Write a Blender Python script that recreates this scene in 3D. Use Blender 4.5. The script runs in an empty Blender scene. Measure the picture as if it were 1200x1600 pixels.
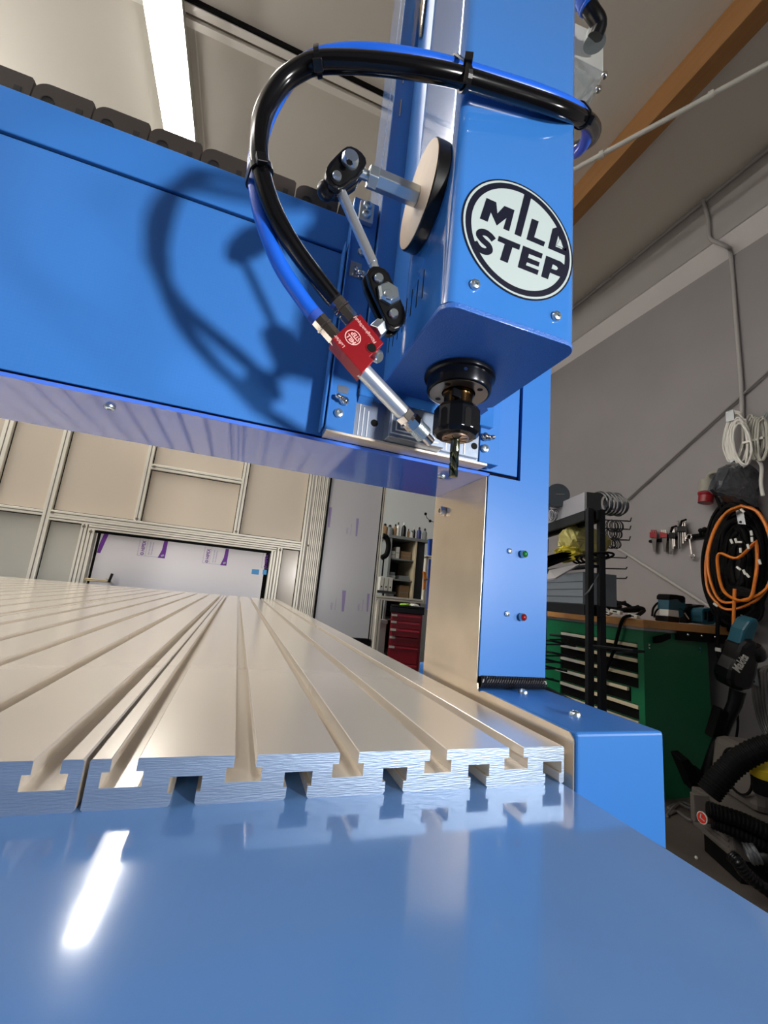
import bpy, bmesh, math, random
from mathutils import Vector, Matrix
random.seed(7)
S = bpy.context.scene
COL = S.collection

# ---------------------------------------------------------------- camera, world, lights
RX = Vector((0.93972505, -0.32854782, 0.09472675))
RY = Vector((0.15132544, 0.15118054, -0.97685468))
RZ = Vector((0.30662263, 0.93230938, 0.19178578))
CAM = Vector((0.0482406877, -0.218877706, 0.099848038))
FPX = 647.650419
cd = bpy.data.cameras.new('camera'); cam = bpy.data.objects.new('camera', cd); COL.objects.link(cam)
cam.matrix_world = Matrix(((RX.x, -RY.x, -RZ.x, CAM.x), (RX.y, -RY.y, -RZ.y, CAM.y), (RX.z, -RY.z, -RZ.z, CAM.z), (0, 0, 0, 1)))
cd.sensor_fit = 'HORIZONTAL'; cd.sensor_width = 36; cd.lens = 36 * FPX / 1200; cd.clip_start = 0.01; cd.clip_end = 60
S.camera = cam
S.view_settings.view_transform = 'Standard'; S.view_settings.look = 'None'
S.view_settings.exposure = 0.0; S.view_settings.gamma = 1.0; S.view_settings.use_curve_mapping = False
try:
    S.cycles.use_denoising = True; S.cycles.max_bounces = 8; S.cycles.sample_clamp_indirect = 6
except Exception: pass
W = bpy.data.worlds.new('hall'); S.world = W; W.use_nodes = True
W.node_tree.nodes['Background'].inputs[0].default_value = (0.93, 0.95, 1.0, 1)
W.node_tree.nodes['Background'].inputs[1].default_value = 0.19

def area(name, loc, target, sx, sy, power, col):
    l = bpy.data.lights.new(name, 'AREA'); l.shape = 'RECTANGLE'; l.size = sx; l.size_y = sy; l.energy = power; l.color = col
    o = bpy.data.objects.new(name, l); COL.objects.link(o); o.location = loc
    o.rotation_euler = (Vector(target) - Vector(loc)).to_track_quat('-Z', 'Y').to_euler(); return o
# two LED work lamps standing behind the camera on the right, aimed at the machine
for loc, sz, p in (((0.86, -1.29, 0.25), 0.11, 5.6), ((1.32, -0.78, 0.27), 0.10, 1.3)):
    area('work_lamp', loc, (0.02, 0.10, 0.27), sz, sz * 1.3, p, (1.0, 0.98, 0.96)).data.spread = math.radians(78)

# ---------------------------------------------------------------- pixel -> world point on a plane
def ray(u, v): return RX * ((u - 600) / FPX) + RY * ((v - 800) / FPX) + RZ
def U(u, v, ax, val):
    d = ray(u, v); return CAM + d * ((val - CAM[ax]) / d[ax])
def D(u, v, z): return CAM + ray(u, v) * z

# ---------------------------------------------------------------- materials
def lin(c):
    c /= 255.0
    return c / 12.92 if c <= 0.04045 else ((c + 0.055) / 1.055) ** 2.4
def rgb(r, g, b): return (lin(r), lin(g), lin(b), 1)
MATS = {}
def mat(name, col, rough=0.5, metal=0.0, var=0.0, vscale=8.0, bump=0.0, bscale=60.0, coat=0.0, emis=0.0, trans=0.0, stretch=None, aniso=0.0, spec=None, alpha=1.0, rot=None):
    if name in MATS: return MATS[name]
    m = bpy.data.materials.new(name); m.use_nodes = True; nt = m.node_tree; N = nt.nodes; L = nt.links
    p = N['Principled BSDF']
    p.inputs['Base Color'].default_value = col; p.inputs['Roughness'].default_value = rough; p.inputs['Metallic'].default_value = metal
    p.inputs['Coat Weight'].default_value = coat; p.inputs['Coat Roughness'].default_value = 0.06
    if spec is not None: p.inputs['Specular IOR Level'].default_value = spec
    if trans: p.inputs['Transmission Weight'].default_value = trans; p.inputs['IOR'].default_value = 1.45
    if aniso: p.inputs['Anisotropic'].default_value = aniso
    if alpha < 1: p.inputs['Alpha'].default_value = alpha
    if emis: p.inputs['Emission Color'].default_value = col; p.inputs['Emission Strength'].default_value = emis
    if var or bump:
        tc = N.new('ShaderNodeTexCoord'); mp = N.new('ShaderNodeMapping'); L.new(tc.outputs['Object'], mp.inputs[0])
        if rot: mp.inputs['Rotation'].default_value = rot
        if stretch: mp.inputs['Scale'].default_value = stretch
    if var:
        n = N.new('ShaderNodeTexNoise'); n.inputs['Scale'].default_value = vscale; n.inputs['Detail'].default_value = 5
        L.new(mp.outputs[0], n.inputs['Vector'])
        mx = N.new('ShaderNodeMix'); mx.data_type = 'RGBA'
        k = 1 - var
        mx.inputs[6].default_value = (col[0] * k, col[1] * k, col[2] * k, 1); mx.inputs[7].default_value = tuple(min(1, c * (1 + var * .6)) for c in col[:3]) + (1,)
        L.new(n.outputs['Fac'], mx.inputs[0]); L.new(mx.outputs[2], p.inputs['Base Color'])
    if bump:
        n2 = N.new('ShaderNodeTexNoise'); n2.inputs['Scale'].default_value = bscale; n2.inputs['Detail'].default_value = 4
        L.new(mp.outputs[0], n2.inputs['Vector'])
        b = N.new('ShaderNodeBump'); b.inputs['Strength'].default_value = bump; b.inputs['Distance'].default_value = 0.002
        L.new(n2.outputs['Fac'], b.inputs['Height']); L.new(b.outputs[0], p.inputs['Normal'])
    MATS[name] = m; return m
BLUE = rgb(54, 116, 190)
blue = mat('blue_paint', BLUE, 0.36, bump=0.02, bscale=90, coat=0.05, spec=0.25)
blue_gloss = mat('blue_gloss_paint', rgb(92, 136, 194), 0.13, bump=0.03, bscale=45, coat=0.5)
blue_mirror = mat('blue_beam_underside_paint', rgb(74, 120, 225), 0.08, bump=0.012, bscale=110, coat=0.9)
blue_powder = mat('blue_powder_coat', rgb(46, 100, 180), 0.42, bump=0.35, bscale=900, coat=0.1)
blue_cloth = mat('blue_woven_cover', BLUE, 0.5, spec=0.25)
def weave(m, sc, rot, strength):
    nt = m.node_tree; N = nt.nodes; L = nt.links; tc = N.new('ShaderNodeTexCoord'); mp = N.new('ShaderNodeMapping')
    mp.inputs['Rotation'].default_value = rot; mp.inputs['Scale'].default_value = (sc, sc, sc)
    c = N.new('ShaderNodeTexChecker'); c.inputs['Scale'].default_value = 1.0; b = N.new('ShaderNodeBump'); b.inputs['Strength'].default_value = strength; b.inputs['Distance'].default_value = 0.001
    L.new(tc.outputs['Object'], mp.inputs[0]); L.new(mp.outputs[0], c.inputs['Vector']); L.new(c.outputs['Fac'], b.inputs['Height']); L.new(b.outputs[0], N['Principled BSDF'].inputs['Normal'])
weave(blue_cloth, 560, (0, math.radians(45), 0), 0.3)
alu_bed = mat('anodised_aluminium', rgb(244, 237, 226), 0.24, 0.62, var=0.05, vscale=14, bump=0.01, bscale=400)
alu_slot = mat('anodised_slot', rgb(206, 194, 178), 0.4, 0.7)
alu_cut = mat('sawn_aluminium', rgb(168, 186, 208), 0.40, 0.92, var=0.30, vscale=26, bump=0.15, bscale=520, stretch=(.30, 1, 3), rot=(0, .55, 0))
alu_mill = mat('milled_aluminium', rgb(150, 162, 180), 0.32, 0.92, var=0.10, vscale=40, bump=0.06, bscale=220, stretch=(6, 1, 1))
alu_frame = mat('aluminium_profile', rgb(236, 231, 217), 0.38, 0.3)
alu_groove = mat('profile_groove', rgb(120, 112, 100), 0.5, 0.5)
steel = mat('stainless_plate', rgb(228, 214, 194), 0.22, 0.78, var=0.34, vscale=16, bump=0.02, bscale=60)
chrome = mat('chrome', rgb(215, 210, 205), 0.10, 1.0)
zinc = mat('zinc_plated_steel', rgb(200, 212, 218), 0.28, 0.95)
satin = mat('satin_aluminium', rgb(205, 210, 214), 0.32, 0.85)
black = mat('black_plastic', rgb(9, 9, 11), 0.3, spec=0.4)
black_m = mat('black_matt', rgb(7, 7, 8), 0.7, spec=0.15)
black_ox = mat('black_oxide_steel', rgb(20, 22, 28), 0.22, 0.6)
bronze = mat('tempered_steel', rgb(70, 52, 30), 0.2, 1.0)
rubber = mat('black_hose', rgb(7, 7, 9), 0.16, spec=0.4)
bluehose = mat('blue_hose', rgb(22, 92, 205), 0.3, coat=0.2)
dark = mat('dark_gap', rgb(8, 11, 30), 0.8, spec=0.05)
navy = mat('navy_print', rgb(9, 12, 32), 0.45, spec=0.3)
white_print = mat('white_print', rgb(168, 181, 180), 0.4)
red_an = mat('red_anodised', rgb(142, 18, 28), 0.32, 0.35, var=0.08, vscale=40)
engrave = mat('engraved_silver', rgb(225, 170, 165), 0.5, 0.2)
chain_m = mat('grey_brown_plastic', rgb(50, 43, 39), 0.5, var=0.15, vscale=60)
chain_d = mat('dark_chain_recess', rgb(18, 15, 14), 0.6)
felt = mat('beige_disc_face', rgb(200, 176, 146), 0.6, var=0.1, vscale=90)
brush_m = mat('black_braid', rgb(24, 25, 30), 0.25)
coat_tool = mat('iridescent_tool', rgb(104, 110, 92), 0.14, 1.0, var=0.55, vscale=160)
greenled = mat('green_lens', rgb(10, 110, 40), 0.15, coat=0.5)
redled = mat('red_lens', rgb(140, 8, 16), 0.15, coat=0.5)
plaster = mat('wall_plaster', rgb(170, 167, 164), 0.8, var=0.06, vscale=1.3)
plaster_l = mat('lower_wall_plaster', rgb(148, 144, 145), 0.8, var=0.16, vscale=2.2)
ceil_m = mat('ceiling_board', rgb(224, 219, 208), 0.8, var=0.03, vscale=0.8)
floor_m = mat('concrete_floor', rgb(88, 80, 74), 0.55, var=0.25, vscale=5)
wood = mat('glulam_wood', rgb(158, 112, 64), 0.6, var=0.25, vscale=5, stretch=(6, 0.6, 6))
wood_top = mat('beech_worktop', rgb(196, 142, 84), 0.5, var=0.2, vscale=9, stretch=(8, 1, 8))
panel_m = mat('beige_panel', rgb(208, 196, 179), 0.22, coat=0.3, var=0.03, vscale=1.5)
panel_g = mat('grey_panel', rgb(178, 176, 166), 0.2, coat=0.4)
film = mat('lilac_film_panel', rgb(190, 189, 192), 0.36, 0.1, coat=0.08)
sheet_m = mat('white_sheet', rgb(240, 237, 240), 0.4)
purple = mat('purple_print', rgb(112, 44, 156), 0.5)
purple_l = mat('faint_purple', rgb(150, 136, 182), 0.4)
tape = mat('blue_tape', rgb(84, 164, 228), 0.6)
trim_m = mat('white_trim', rgb(246, 242, 232), 0.5)
green = mat('green_cabinet_paint', rgb(20, 112, 72), 0.4)
cream = mat('drawer_handle_strip', rgb(224, 210, 176), 0.45)
red_p = mat('red_trolley_paint', rgb(150, 22, 38), 0.35, coat=0.2)
grey_c = mat('grey_cabinet_paint', rgb(130, 136, 136), 0.5)
grey_d = mat('dark_cabinet_inside', rgb(44, 46, 48), 0.7)
rack_m = mat('dark_rack_steel', rgb(15, 18, 22), 0.55, spec=0.25)
whitep = mat('white_plastic', rgb(212, 212, 204), 0.45)
card = mat('cardboard', rgb(140, 112, 80), 0.8)
bagm = mat('yellow_bag', rgb(206, 190, 60), 0.45, var=0.2, vscale=20)
bag2 = mat('pale_yellow_bag', rgb(178, 170, 100), 0.45, var=0.2, vscale=20)
orange = mat('orange_cable', rgb(226, 128, 40), 0.45)
teal = mat('teal_tool_shell', rgb(20, 84, 102), 0.4)
wire_w = mat('white_cable', rgb(232, 230, 222), 0.5)
redsock = mat('red_socket', rgb(140, 18, 30), 0.4)
clearp = mat('clear_plastic', rgb(226, 232, 232), 0.12, trans=0.75)
smoke = mat('smoked_plastic_bag', rgb(74, 78, 84), 0.25, coat=0.5, var=0.5, vscale=25)
vacg = mat('vacuum_grey', rgb(96, 90, 84), 0.5)
yel = mat('yellow_latch', rgb(232, 204, 40), 0.4)
galv = mat('galvanised_steel', rgb(160, 164, 168), 0.35, 0.85, var=0.2, vscale=20)
cloth_b = mat('blue_cloth', rgb(30, 70, 160), 0.8)
brown_p = mat('brown_panel', rgb(110, 52, 44), 0.4)
lamp_m = mat('tube_diffuser', (1.0, 0.96, 0.91, 1), 0.5, emis=38.0)

# ---------------------------------------------------------------- mesh builder
def V(*a): return Vector(a)
class G:
    def __init__(s): s.bm = bmesh.new()
    def box(s, a, b):
        x0, y0, z0 = a; x1, y1, z1 = b
        return s.hexa([(x0, y0, z0), (x1, y0, z0), (x1, y1, z0), (x0, y1, z0), (x0, y0, z1), (x1, y0, z1), (x1, y1, z1), (x0, y1, z1)])
    def hexa(s, p):
        v = [s.bm.verts.new(q) for q in p]
        for f in ((0, 3, 2, 1), (4, 5, 6, 7), (0, 1, 5, 4), (1, 2, 6, 5), (2, 3, 7, 6), (3, 0, 4, 7)): s.bm.faces.new([v[i] for i in f])
        return s
    def obox(s, c, ax, ay, az):
        c, ax, ay, az = Vector(c), Vector(ax), Vector(ay), Vector(az)
        return s.hexa([c - ax - ay - az, c + ax - ay - az, c + ax + ay - az, c - ax + ay - az, c - ax - ay + az, c + ax - ay + az, c + ax + ay + az, c - ax + ay + az])
    def prism(s, pts, vec):
        vec = Vector(vec); a = [s.bm.verts.new(p) for p in pts]; b = [s.bm.verts.new(Vector(p) + vec) for p in pts]; n = len(pts)
        s.bm.faces.new(a); s.bm.faces.new(b[::-1])
        for i in range(n): s.bm.faces.new((a[i], b[i], b[(i + 1) % n], a[(i + 1) % n]))
        return s
    def lathe(s, prof, o=(0, 0, 0), axis=(0, 0, 1), n=20, phase=0.0):
        o = Vector(o); ax = Vector(axis).normalized(); t = ax.orthogonal().normalized(); b = ax.cross(t); rings = []
        for r, h in prof:
            if r < 1e-7: rings.append([s.bm.verts.new(o + ax * h)])
            else: rings.append([s.bm.verts.new(o + ax * h + (t * math.cos(2 * math.pi * i / n + phase) + b * math.sin(2 * math.pi * i / n + phase)) * r) for i in range(n)])
        for A, B in zip(rings, rings[1:]):
            if len(A) == 1 and len(B) == 1: continue
            for i in range(n):
                j = (i + 1) % n
                if len(A) == 1: s.bm.faces.new((A[0], B[j], B[i]))
                elif len(B) == 1: s.bm.faces.new((A[i], A[j], B[0]))
                else: s.bm.faces.new((A[i], A[j], B[j], B[i]))
        return s
    def cyl(s, p0, p1, r, r1=None, n=16, phase=0.0):
        p0, p1 = Vector(p0), Vector(p1); h = (p1 - p0).length; r1 = r if r1 is None else r1
        return s.lathe([(0, 0), (r, 0), (r1, h), (0, h)], p0, p1 - p0, n, phase)
    def sph(s, c, r, n=12, sz=1.0, axis=(0, 0, 1)):
        k = max(4, n // 2)
        return s.lathe([(r * math.sin(math.pi * i / k), -r * sz * math.cos(math.pi * i / k)) for i in range(k + 1)], c, axis, n)
    def tube(s, pts, r, n=8, closed=False):
        P = [Vector(p) for p in pts]; m = len(P); rs = r if isinstance(r, (list, tuple)) else [r] * m; rings = []; t0 = None
        for i in range(m):
            d = (P[(i + 1) % m] - P[i - 1]) if closed else (P[min(i + 1, m - 1)] - P[max(i - 1, 0)])
            if d.length < 1e-9: d = Vector((0, 0, 1))
            d.normalize()
            if t0 is None: t0 = d.orthogonal().normalized()
            t0 = (t0 - d * t0.dot(d))
            t0 = t0.normalized() if t0.length > 1e-6 else d.orthogonal().normalized()
            b = d.cross(t0); rings.append([s.bm.verts.new(P[i] + (t0 * math.cos(2 * math.pi * k / n) + b * math.sin(2 * math.pi * k / n)) * rs[i]) for k in range(n)])
        for i in range(m if closed else m - 1):
            A, B = rings[i], rings[(i + 1) % m]
            for k in range(n): s.bm.faces.new((A[k], A[(k + 1) % n], B[(k + 1) % n], B[k]))
        if not closed: s.bm.faces.new(rings[0][::-1]); s.bm.faces.new(rings[-1])
        return s
def spline(pts, k=8):
    P = [Vector(p) for p in pts]; P = [P[0] * 2 - P[1]] + P + [P[-1] * 2 - P[-2]]; out = []
    for i in range(1, len(P) - 2):
        a, b, c, d = P[i - 1], P[i], P[i + 1], P[i + 2]
        for j in range(k):
            t = j / k; out.append(0.5 * ((2 * b) + (c - a) * t + (2 * a - 5 * b + 4 * c - d) * t * t + (3 * b - a - 3 * c + d) * t ** 3))
    out.append(P[-2]); return out
ORG = {}; LAST = [None]
def clean(bm):
    bmesh.ops.recalc_face_normals(bm, faces=bm.faces[:])
def obj(name, g, m, parent=None, smooth=None, bevel=0.0, origin=None, seg=2):
    """link the builder as ONE mesh; a child keeps its parent's origin"""
    bm = g.bm; clean(bm)
    if bevel: bmesh.ops.bevel(bm, geom=[e for e in bm.edges if len(e.link_faces) == 2 and e.calc_face_angle(0) > 0.6], offset=bevel, segments=seg, affect='EDGES', profile=0.5, clamp_overlap=True)
    if parent is not None: o0 = ORG[parent.name]
    elif origin is not None: o0 = Vector(origin)
    else:
        xs = [v.co for v in bm.verts]
        o0 = Vector(((min(v.x for v in xs) + max(v.x for v in xs)) / 2, (min(v.y for v in xs) + max(v.y for v in xs)) / 2, min(v.z for v in xs)))
    bmesh.ops.translate(bm, verts=bm.verts[:], vec=-o0)
    me = bpy.data.meshes.new(name); bm.to_mesh(me); bm.free()
    if smooth is not None:
        me.polygons.foreach_set('use_smooth', [True] * len(me.polygons))
        try: me.set_sharp_from_angle(angle=math.radians(smooth))
        except Exception: pass
    me.materials.append(m)
    o = bpy.data.objects.new(name, me); COL.objects.link(o)
    if parent is not None: o.parent = parent
    else: o.location = o0
    ORG[o.name] = o0; LAST[0] = o; return o
def tag(o, label=None, cat=None, group=None, kind=None):
    if label: o['label'] = label
    if cat: o['category'] = cat
    if group: o['group'] = group
    if kind: o['kind'] = kind
    return o
def thing(name, label, cat, loc, group=None):
    o = bpy.data.objects.new(name, None); COL.objects.link(o); o.location = loc; o.empty_display_size = 0.02
    ORG[o.name] = Vector(loc); return tag(o, label, cat, group)
def struct(name, g, m, parent=None, **k):
    o = obj(name, g, m, parent, **k)
    if parent is None: o['kind'] = 'structure'
    return o
def copy_tree(o, delta=None, parent=None):
    c = o.copy(); COL.objects.link(c)
    if parent is not None: c.parent = parent
    if delta is not None: c.location = Vector(o.location) + Vector(delta)
    ORG[c.name] = ORG[o.name] + Vector(delta or (0, 0, 0))
    for ch in list(o.children): copy_tree(ch, None, c)
    return c
SHARED = {}
def place(name, key, maker, m, parent, loc, zdir=(0, 0, 1), spin=0.0, smooth=40):
    """a small repeat: shares mesh data made once at the origin with its axis along +Z"""
    if (key, m.name) not in SHARED:
        g = G(); maker(g); clean(g.bm); me = bpy.data.meshes.new(name); g.bm.to_mesh(me); g.bm.free()
        me.polygons.foreach_set('use_smooth', [True] * len(me.polygons))
        try: me.set_sharp_from_angle(angle=math.radians(smooth))
        except Exception: pass
        me.materials.append(m); SHARED[(key, m.name)] = me
    o = bpy.data.objects.new(name, SHARED[(key, m.name)]); COL.objects.link(o)
    if parent is not None: o.parent = parent
    o.location = Vector(loc) - (ORG[parent.name] if parent is not None else Vector())
    o.rotation_mode = 'QUATERNION'
    z = Vector(zdir).normalized(); up = Vector((0, 0, 1)) if abs(z.z) < .95 else Vector((0, 1, 0)); y = (up - z * up.dot(z)).normalized(); x = y.cross(z)
    o.rotation_quaternion = (Matrix((x, y, z)).transposed() @ Matrix.Rotation(spin, 3, 'Z')).to_quaternion()
    ORG[o.name] = Vector(loc); return o
def screw_mesh(r):
    def f(g):
        g.lathe([(0, 0), (r, 0), (r, r * .35), (r * .85, r * .62), (r * .45, r * .75), (r * .42, r * .4), (0, r * .4)], n=16)
        for a in range(3):
            d = V(math.cos(a * math.pi / 3), math.sin(a * math.pi / 3), 0)
            g.cyl(d * r * .44 + V(0, 0, r * .42), d * r * .44 + V(0, 0, r * .70), r * .10, n=5)
    return f
def screw(parent, loc, n, r=0.0035, m=None, name='screw', spin=0.3): return place(name, ('screw', r), screw_mesh(r), m or zinc, parent, loc, n, spin)
def text(name, s, size, origin, e1, up, m, parent, bold=0.0, ext=0.0002, align='LEFT', ay='BOTTOM_BASELINE', sx=1.0, shear=0.0):
    c = bpy.data.curves.new(name, 'FONT'); c.body = s; c.size = size; c.extrude = ext; c.offset = bold; c.align_x = align; c.align_y = ay; c.shear = shear; c.resolution_u = 3
    tmp = bpy.data.objects.new(name, c); COL.objects.link(tmp)
    me = bpy.data.meshes.new_from_object(tmp.evaluated_get(bpy.context.evaluated_depsgraph_get())); bpy.data.objects.remove(tmp); bpy.data.curves.remove(c); me.name = name
    me.materials.clear(); me.materials.append(m); o = bpy.data.objects.new(name, me); COL.objects.link(o)
    e1 = Vector(e1).normalized(); up = Vector(up); up = (up - e1 * up.dot(e1)).normalized(); n = e1.cross(up)
    o0 = ORG[parent.name]; o.parent = parent; p = Vector(origin) - o0
    o.matrix_local = Matrix(((e1.x * sx, up.x, n.x, p.x), (e1.y * sx, up.y, n.y, p.y), (e1.z * sx, up.z, n.z, p.z), (0, 0, 0, 1)))
    ORG[o.name] = Vector(origin); return o
def flat(pts, n, t):
    g = G(); g.prism(pts, Vector(n) * t); return g

# ================================================================ ROOM
CZ = 3.05; FZ = -0.80; WX = 2.75; WL = 2.87
g = G(); g.box((-4.2, -5.0, FZ - .1), (3.1, 7.6, FZ)); struct('floor', g, floor_m)
g = G(); g.box((-4.2, -5.0, CZ), (3.1, 7.6, CZ + .1)); ceiling = struct('ceiling', g, ceil_m)
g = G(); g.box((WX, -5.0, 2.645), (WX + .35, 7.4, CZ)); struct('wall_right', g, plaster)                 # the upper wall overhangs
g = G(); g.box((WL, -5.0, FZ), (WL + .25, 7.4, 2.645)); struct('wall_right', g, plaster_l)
g = G(); g.box((-4.2, 7.4, FZ), (3.1, 7.55, CZ)); struct('wall_back', g, plaster)
g = G(); g.box((-4.35, -5.0, FZ), (-4.2, 7.5, CZ)); struct('wall_left', g, plaster)
g = G(); g.prism([(WX, -5, 2.650), (WL + .02, -5, 2.650), (WL + .02, -5, 2.560), (WL, -5, 2.560), (WX, -5, 2.640)], (0, 12.4, 0)); struct('trim_5', g, mat('pale_sloped_strip', rgb(236, 232, 230), .7))  # sloped strip under the overhang, paler than the walls above and below
g = G(); g.box((1.87, -4.9, 2.87), (1.975, 7.4, CZ)); struct('trim_1', g, wood, bevel=.004)               # wooden roof beam
g = G()
for a, b, z in ((1.735, 1.775, .035), (1.80, 1.838, .035)): g.box((-3, a, CZ - z), (1.6, b, CZ))
tt = struct('trim_2', g, trim_m); g = G(); g.box((-3, 1.775, CZ - .012), (1.6, 1.80, CZ)); struct('trim_groove', g, alu_groove, tt)
g = G(); g.box((-3, 1.722, CZ - .03), (1.6, 1.733, CZ)); struct('trim_3', g, black_m)
g = G(); g.box((-.637, 1.84, CZ - .004), (-.629, 7.3, CZ)); struct('trim_4', g, trim_m)
# ceiling tube lights (one in view, one mirrored, one unseen, added to brighten the ceiling)
for i, (x0, y0, y1) in enumerate(((-.86, .8, 2.65), (-.86, 4.35, 7.0), (-2.9, -1.5, 4.8))):
    t = thing('tube_light', ['long glowing tube light on the ceiling above the blue beam', 'second tube light farther down the same ceiling line, mirrored in the blue table top', 'added unseen tube light far to the left, brightening the ceiling'][i], 'light', (x0 + .09, (y0 + y1) / 2, CZ - .09))
    h = 0 if i < 2 else .5
    g = G(); g.box((x0 - .004, y0, CZ - .084 - h), (x0 + .189, y1, CZ - h)) if i < 2 else g.box((x0 + .05, y0, CZ - .03 - h), (x0 + .13, y1, CZ - h)); obj('housing', g, whitep, t)
    g = G(); g.box((x0, y0 + .01, CZ - .09 - h), (x0 + .185, y1 - .01, CZ - (.084 if i < 2 else .03) - h)); obj('diffuser', g, lamp_m, t)
    if h:
        for f in (.1, .9): g = G(); g.tube([(x0 + .09, y0 + (y1 - y0) * f, CZ - h), (x0 + .09, y0 + (y1 - y0) * f, CZ)], .004, 6); obj('hanger', g, galv, t)
clip_m = mat('grey_pipe', rgb(128, 126, 124), .6)
# conduits on the walls and the ceiling
def rod(name, a, b, r, m, label, cat='conduit', clips=()):
    g = G(); g.tube([a, b], r, 10); o = obj(name, g, m, smooth=60); tag(o, label, cat)
    for t in clips:
        p = Vector(a).lerp(Vector(b), t); d = (Vector(b) - Vector(a)).normalized()
        k = G(); k.cyl(p - d * .012, p + d * .012, r * 1.5, n=10); obj('clip', k, m, o, smooth=60)
    return o
a = U(880, 274, 2, 2.80); b = U(1230, 84, 2, 2.80); b = a + (b - a) * ((WX - a.x) / (b.x - a.x)); a = a - (b - a) * .8; rod('conduit', a, b, .014, whitep, 'white conduit pipe crossing in front of the wooden roof beam', clips=(.50, .63))
rod('conduit', (WX - .012, .2, 3.02), (WX - .012, 4.5, 3.0), .012, plaster, 'long grey conduit along the corner of wall and ceiling', clips=(.42, .47, .51, .62, .8))
rod('brace', U(962, 797, 0, WL - .02), U(1208, 573, 0, WL - .02), .0075, clip_m, 'thin grey brace rising to the right across the wall', 'brace')
rod('brace', U(955, 850, 0, WL - .02), U(1112, 950, 0, WL - .02), .010, plaster, 'pale brace running down behind the orange cable coil', 'brace')
g = G(); pts = [U(1098, 312, 0, WX - .02), U(1106, 340, 0, WX - .02), U(1108, 368, 0, WX - .02), U(1114, 376, 0, WX - .02), U(1136, 386, 0, WX + .02), U(1142, 400, 0, WL - .02), U(1150, 500, 0, WL - .02), U(1158, 600, 0, WL - .02), U(1160, 665, 0, WL - .02)]
g.tube(spline(pts, 5), .012, 8); tag(obj('cable_drop', g, plaster, smooth=60), 'grey cable bending over the wall ledge and dropping to the coils', 'cable')

# ================================================================ MACHINE BASE
TAB = .2485
base = thing('milling_table', 'blue machine table with beige aluminium T-slot plates and side rails', 'machine', (-.37, .8, FZ))
g = G(); g.box((-1.06, -.36, -.012), (TAB, 1.93, 0)); obj('table_top', g, blue_gloss, base, bevel=.002)
g = G(); g.box((-1.0, -.2, FZ), (.2, 1.85, -.012)); obj('cabinet', g, blue, base)
def plate_profile(x0, flip):
    w = .247; P = [(0, .0008), (.0008, 0)]
    for k in range(5):
        c = .0385 + .05 * k; P += [(c - .0058, 0), (c - .005, .001), (c - .005, .0055), (c - .0067, .0055), (c - .0067, .0119), (c + .0067, .0119), (c + .0067, .0055), (c + .005, .0055), (c + .005, .001), (c + .0058, 0)]
    P += [(w - .0008, 0), (w, .0008), (w, .0192), (w - .0008, .02)]
    for k in range(4, -1, -1):
        c = .013 + .05 * k; P += [(c + .0054, .02), (c + .005, .0196), (c + .005, .0147), (c + .008, .0147), (c + .008, .0086), (c - .008, .0086), (c - .008, .0147), (c - .005, .0147), (c - .005, .0196), (c - .0054, .02)]
    P += [(.0008, .02), (0, .0192)]
    return [(x0 + (w - x if flip else x), 0, z) for x, z in P]
for k in range(5):
    x0 = .0015 - .249 * k
    g = G(); g.prism(plate_profile(x0, k > 0), (0, 1.93, 0)); o = obj('t_slot_plate', g, alu_bed, base)
    o.data.materials.append(alu_cut)
    for f in o.data.polygons:
        if abs(f.normal.y) > .9: f.material_index = 1
# ================================================================ GANTRY
YF = .109; YB = .2186; ZB = .2175; ZT = .437
gan = thing('gantry', 'bright blue gantry beam with column standing beside the T-slot table', 'gantry', (-.37, .16, .0276))
def rail(xa, xb):
    g = G(); g.box((xa, -.0005, -.45), (xb, .236, .0276)); return obj('foot_cover', g, blue, gan, bevel=.0022, seg=3)
rail(.2575, .3303); rail(-1.135, -1.062)
for px in ((817, 1083), (898, 1118)): screw(gan, U(*px, 2, .0276), (0, 0, 1), .0042, name='cover_screw')
def steel_side(x0, x1):
    P = [(-.0002, -.03), (-.0002, .0238), (.0035, .0270)] + [(.0995, .0280), (.1030, .0272), (.1058, .0255), (.1085, .0275), (.1090, .0320)] + [(.1106, .0330), (.1106, .2173), (YB, .2173), (YB, -.03)]
    g = G(); g.prism([(x0, y, z) for y, z in P], (x1 - x0, 0, 0)); return g
ssp = obj('steel_side_plate', steel_side(.2550, .2560), steel, gan); ssp['label'] = 'brushed bare steel inner side plate'
# lower column, then the upper column with a recess for the cover panel
for xa, xb in ((.2563, .3258),):
    g = G(); g.box((xa, YF, .038), (xb, YB, .2190)); g.box((.2918, YF, .2190), (xb, YB, ZT)); g.box((xa, YF + .004, .2190), (.2918, YB, ZT)); obj('column', g, blue, gan)
g = G(); g.box((-1.13, YF, .038), (-1.062, YB, ZT)); obj('column', g, blue, gan)
obj('steel_side_plate', steel_side(-1.062, -1.0585), steel, gan)
g = G(); g.box((-1.062, YF + .004, ZB + .003), (.2572, YB, ZT)); obj('beam', g, blue, gan)
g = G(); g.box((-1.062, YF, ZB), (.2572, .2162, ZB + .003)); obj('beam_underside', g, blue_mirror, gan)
g = G(); g.box((-1.062, YF - .0005, .4005), (.2918, YF + .004, ZT)); obj('upper_band', g, blue, gan, bevel=.0008)
g = G(); g.box((-1.062, YF + .0005, .2226), (.2885, YF + .0035, .3978)); obj('cover_panel', g, blue_cloth, gan, bevel=.0006); tag(LAST[0], 'finely woven blue cover panel')
g = G(); g.box((-1.06, YF + .0036, ZB + .003), (.2915, YF + .0042, .4005)); obj('panel_gap', g, dark, gan)
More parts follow.
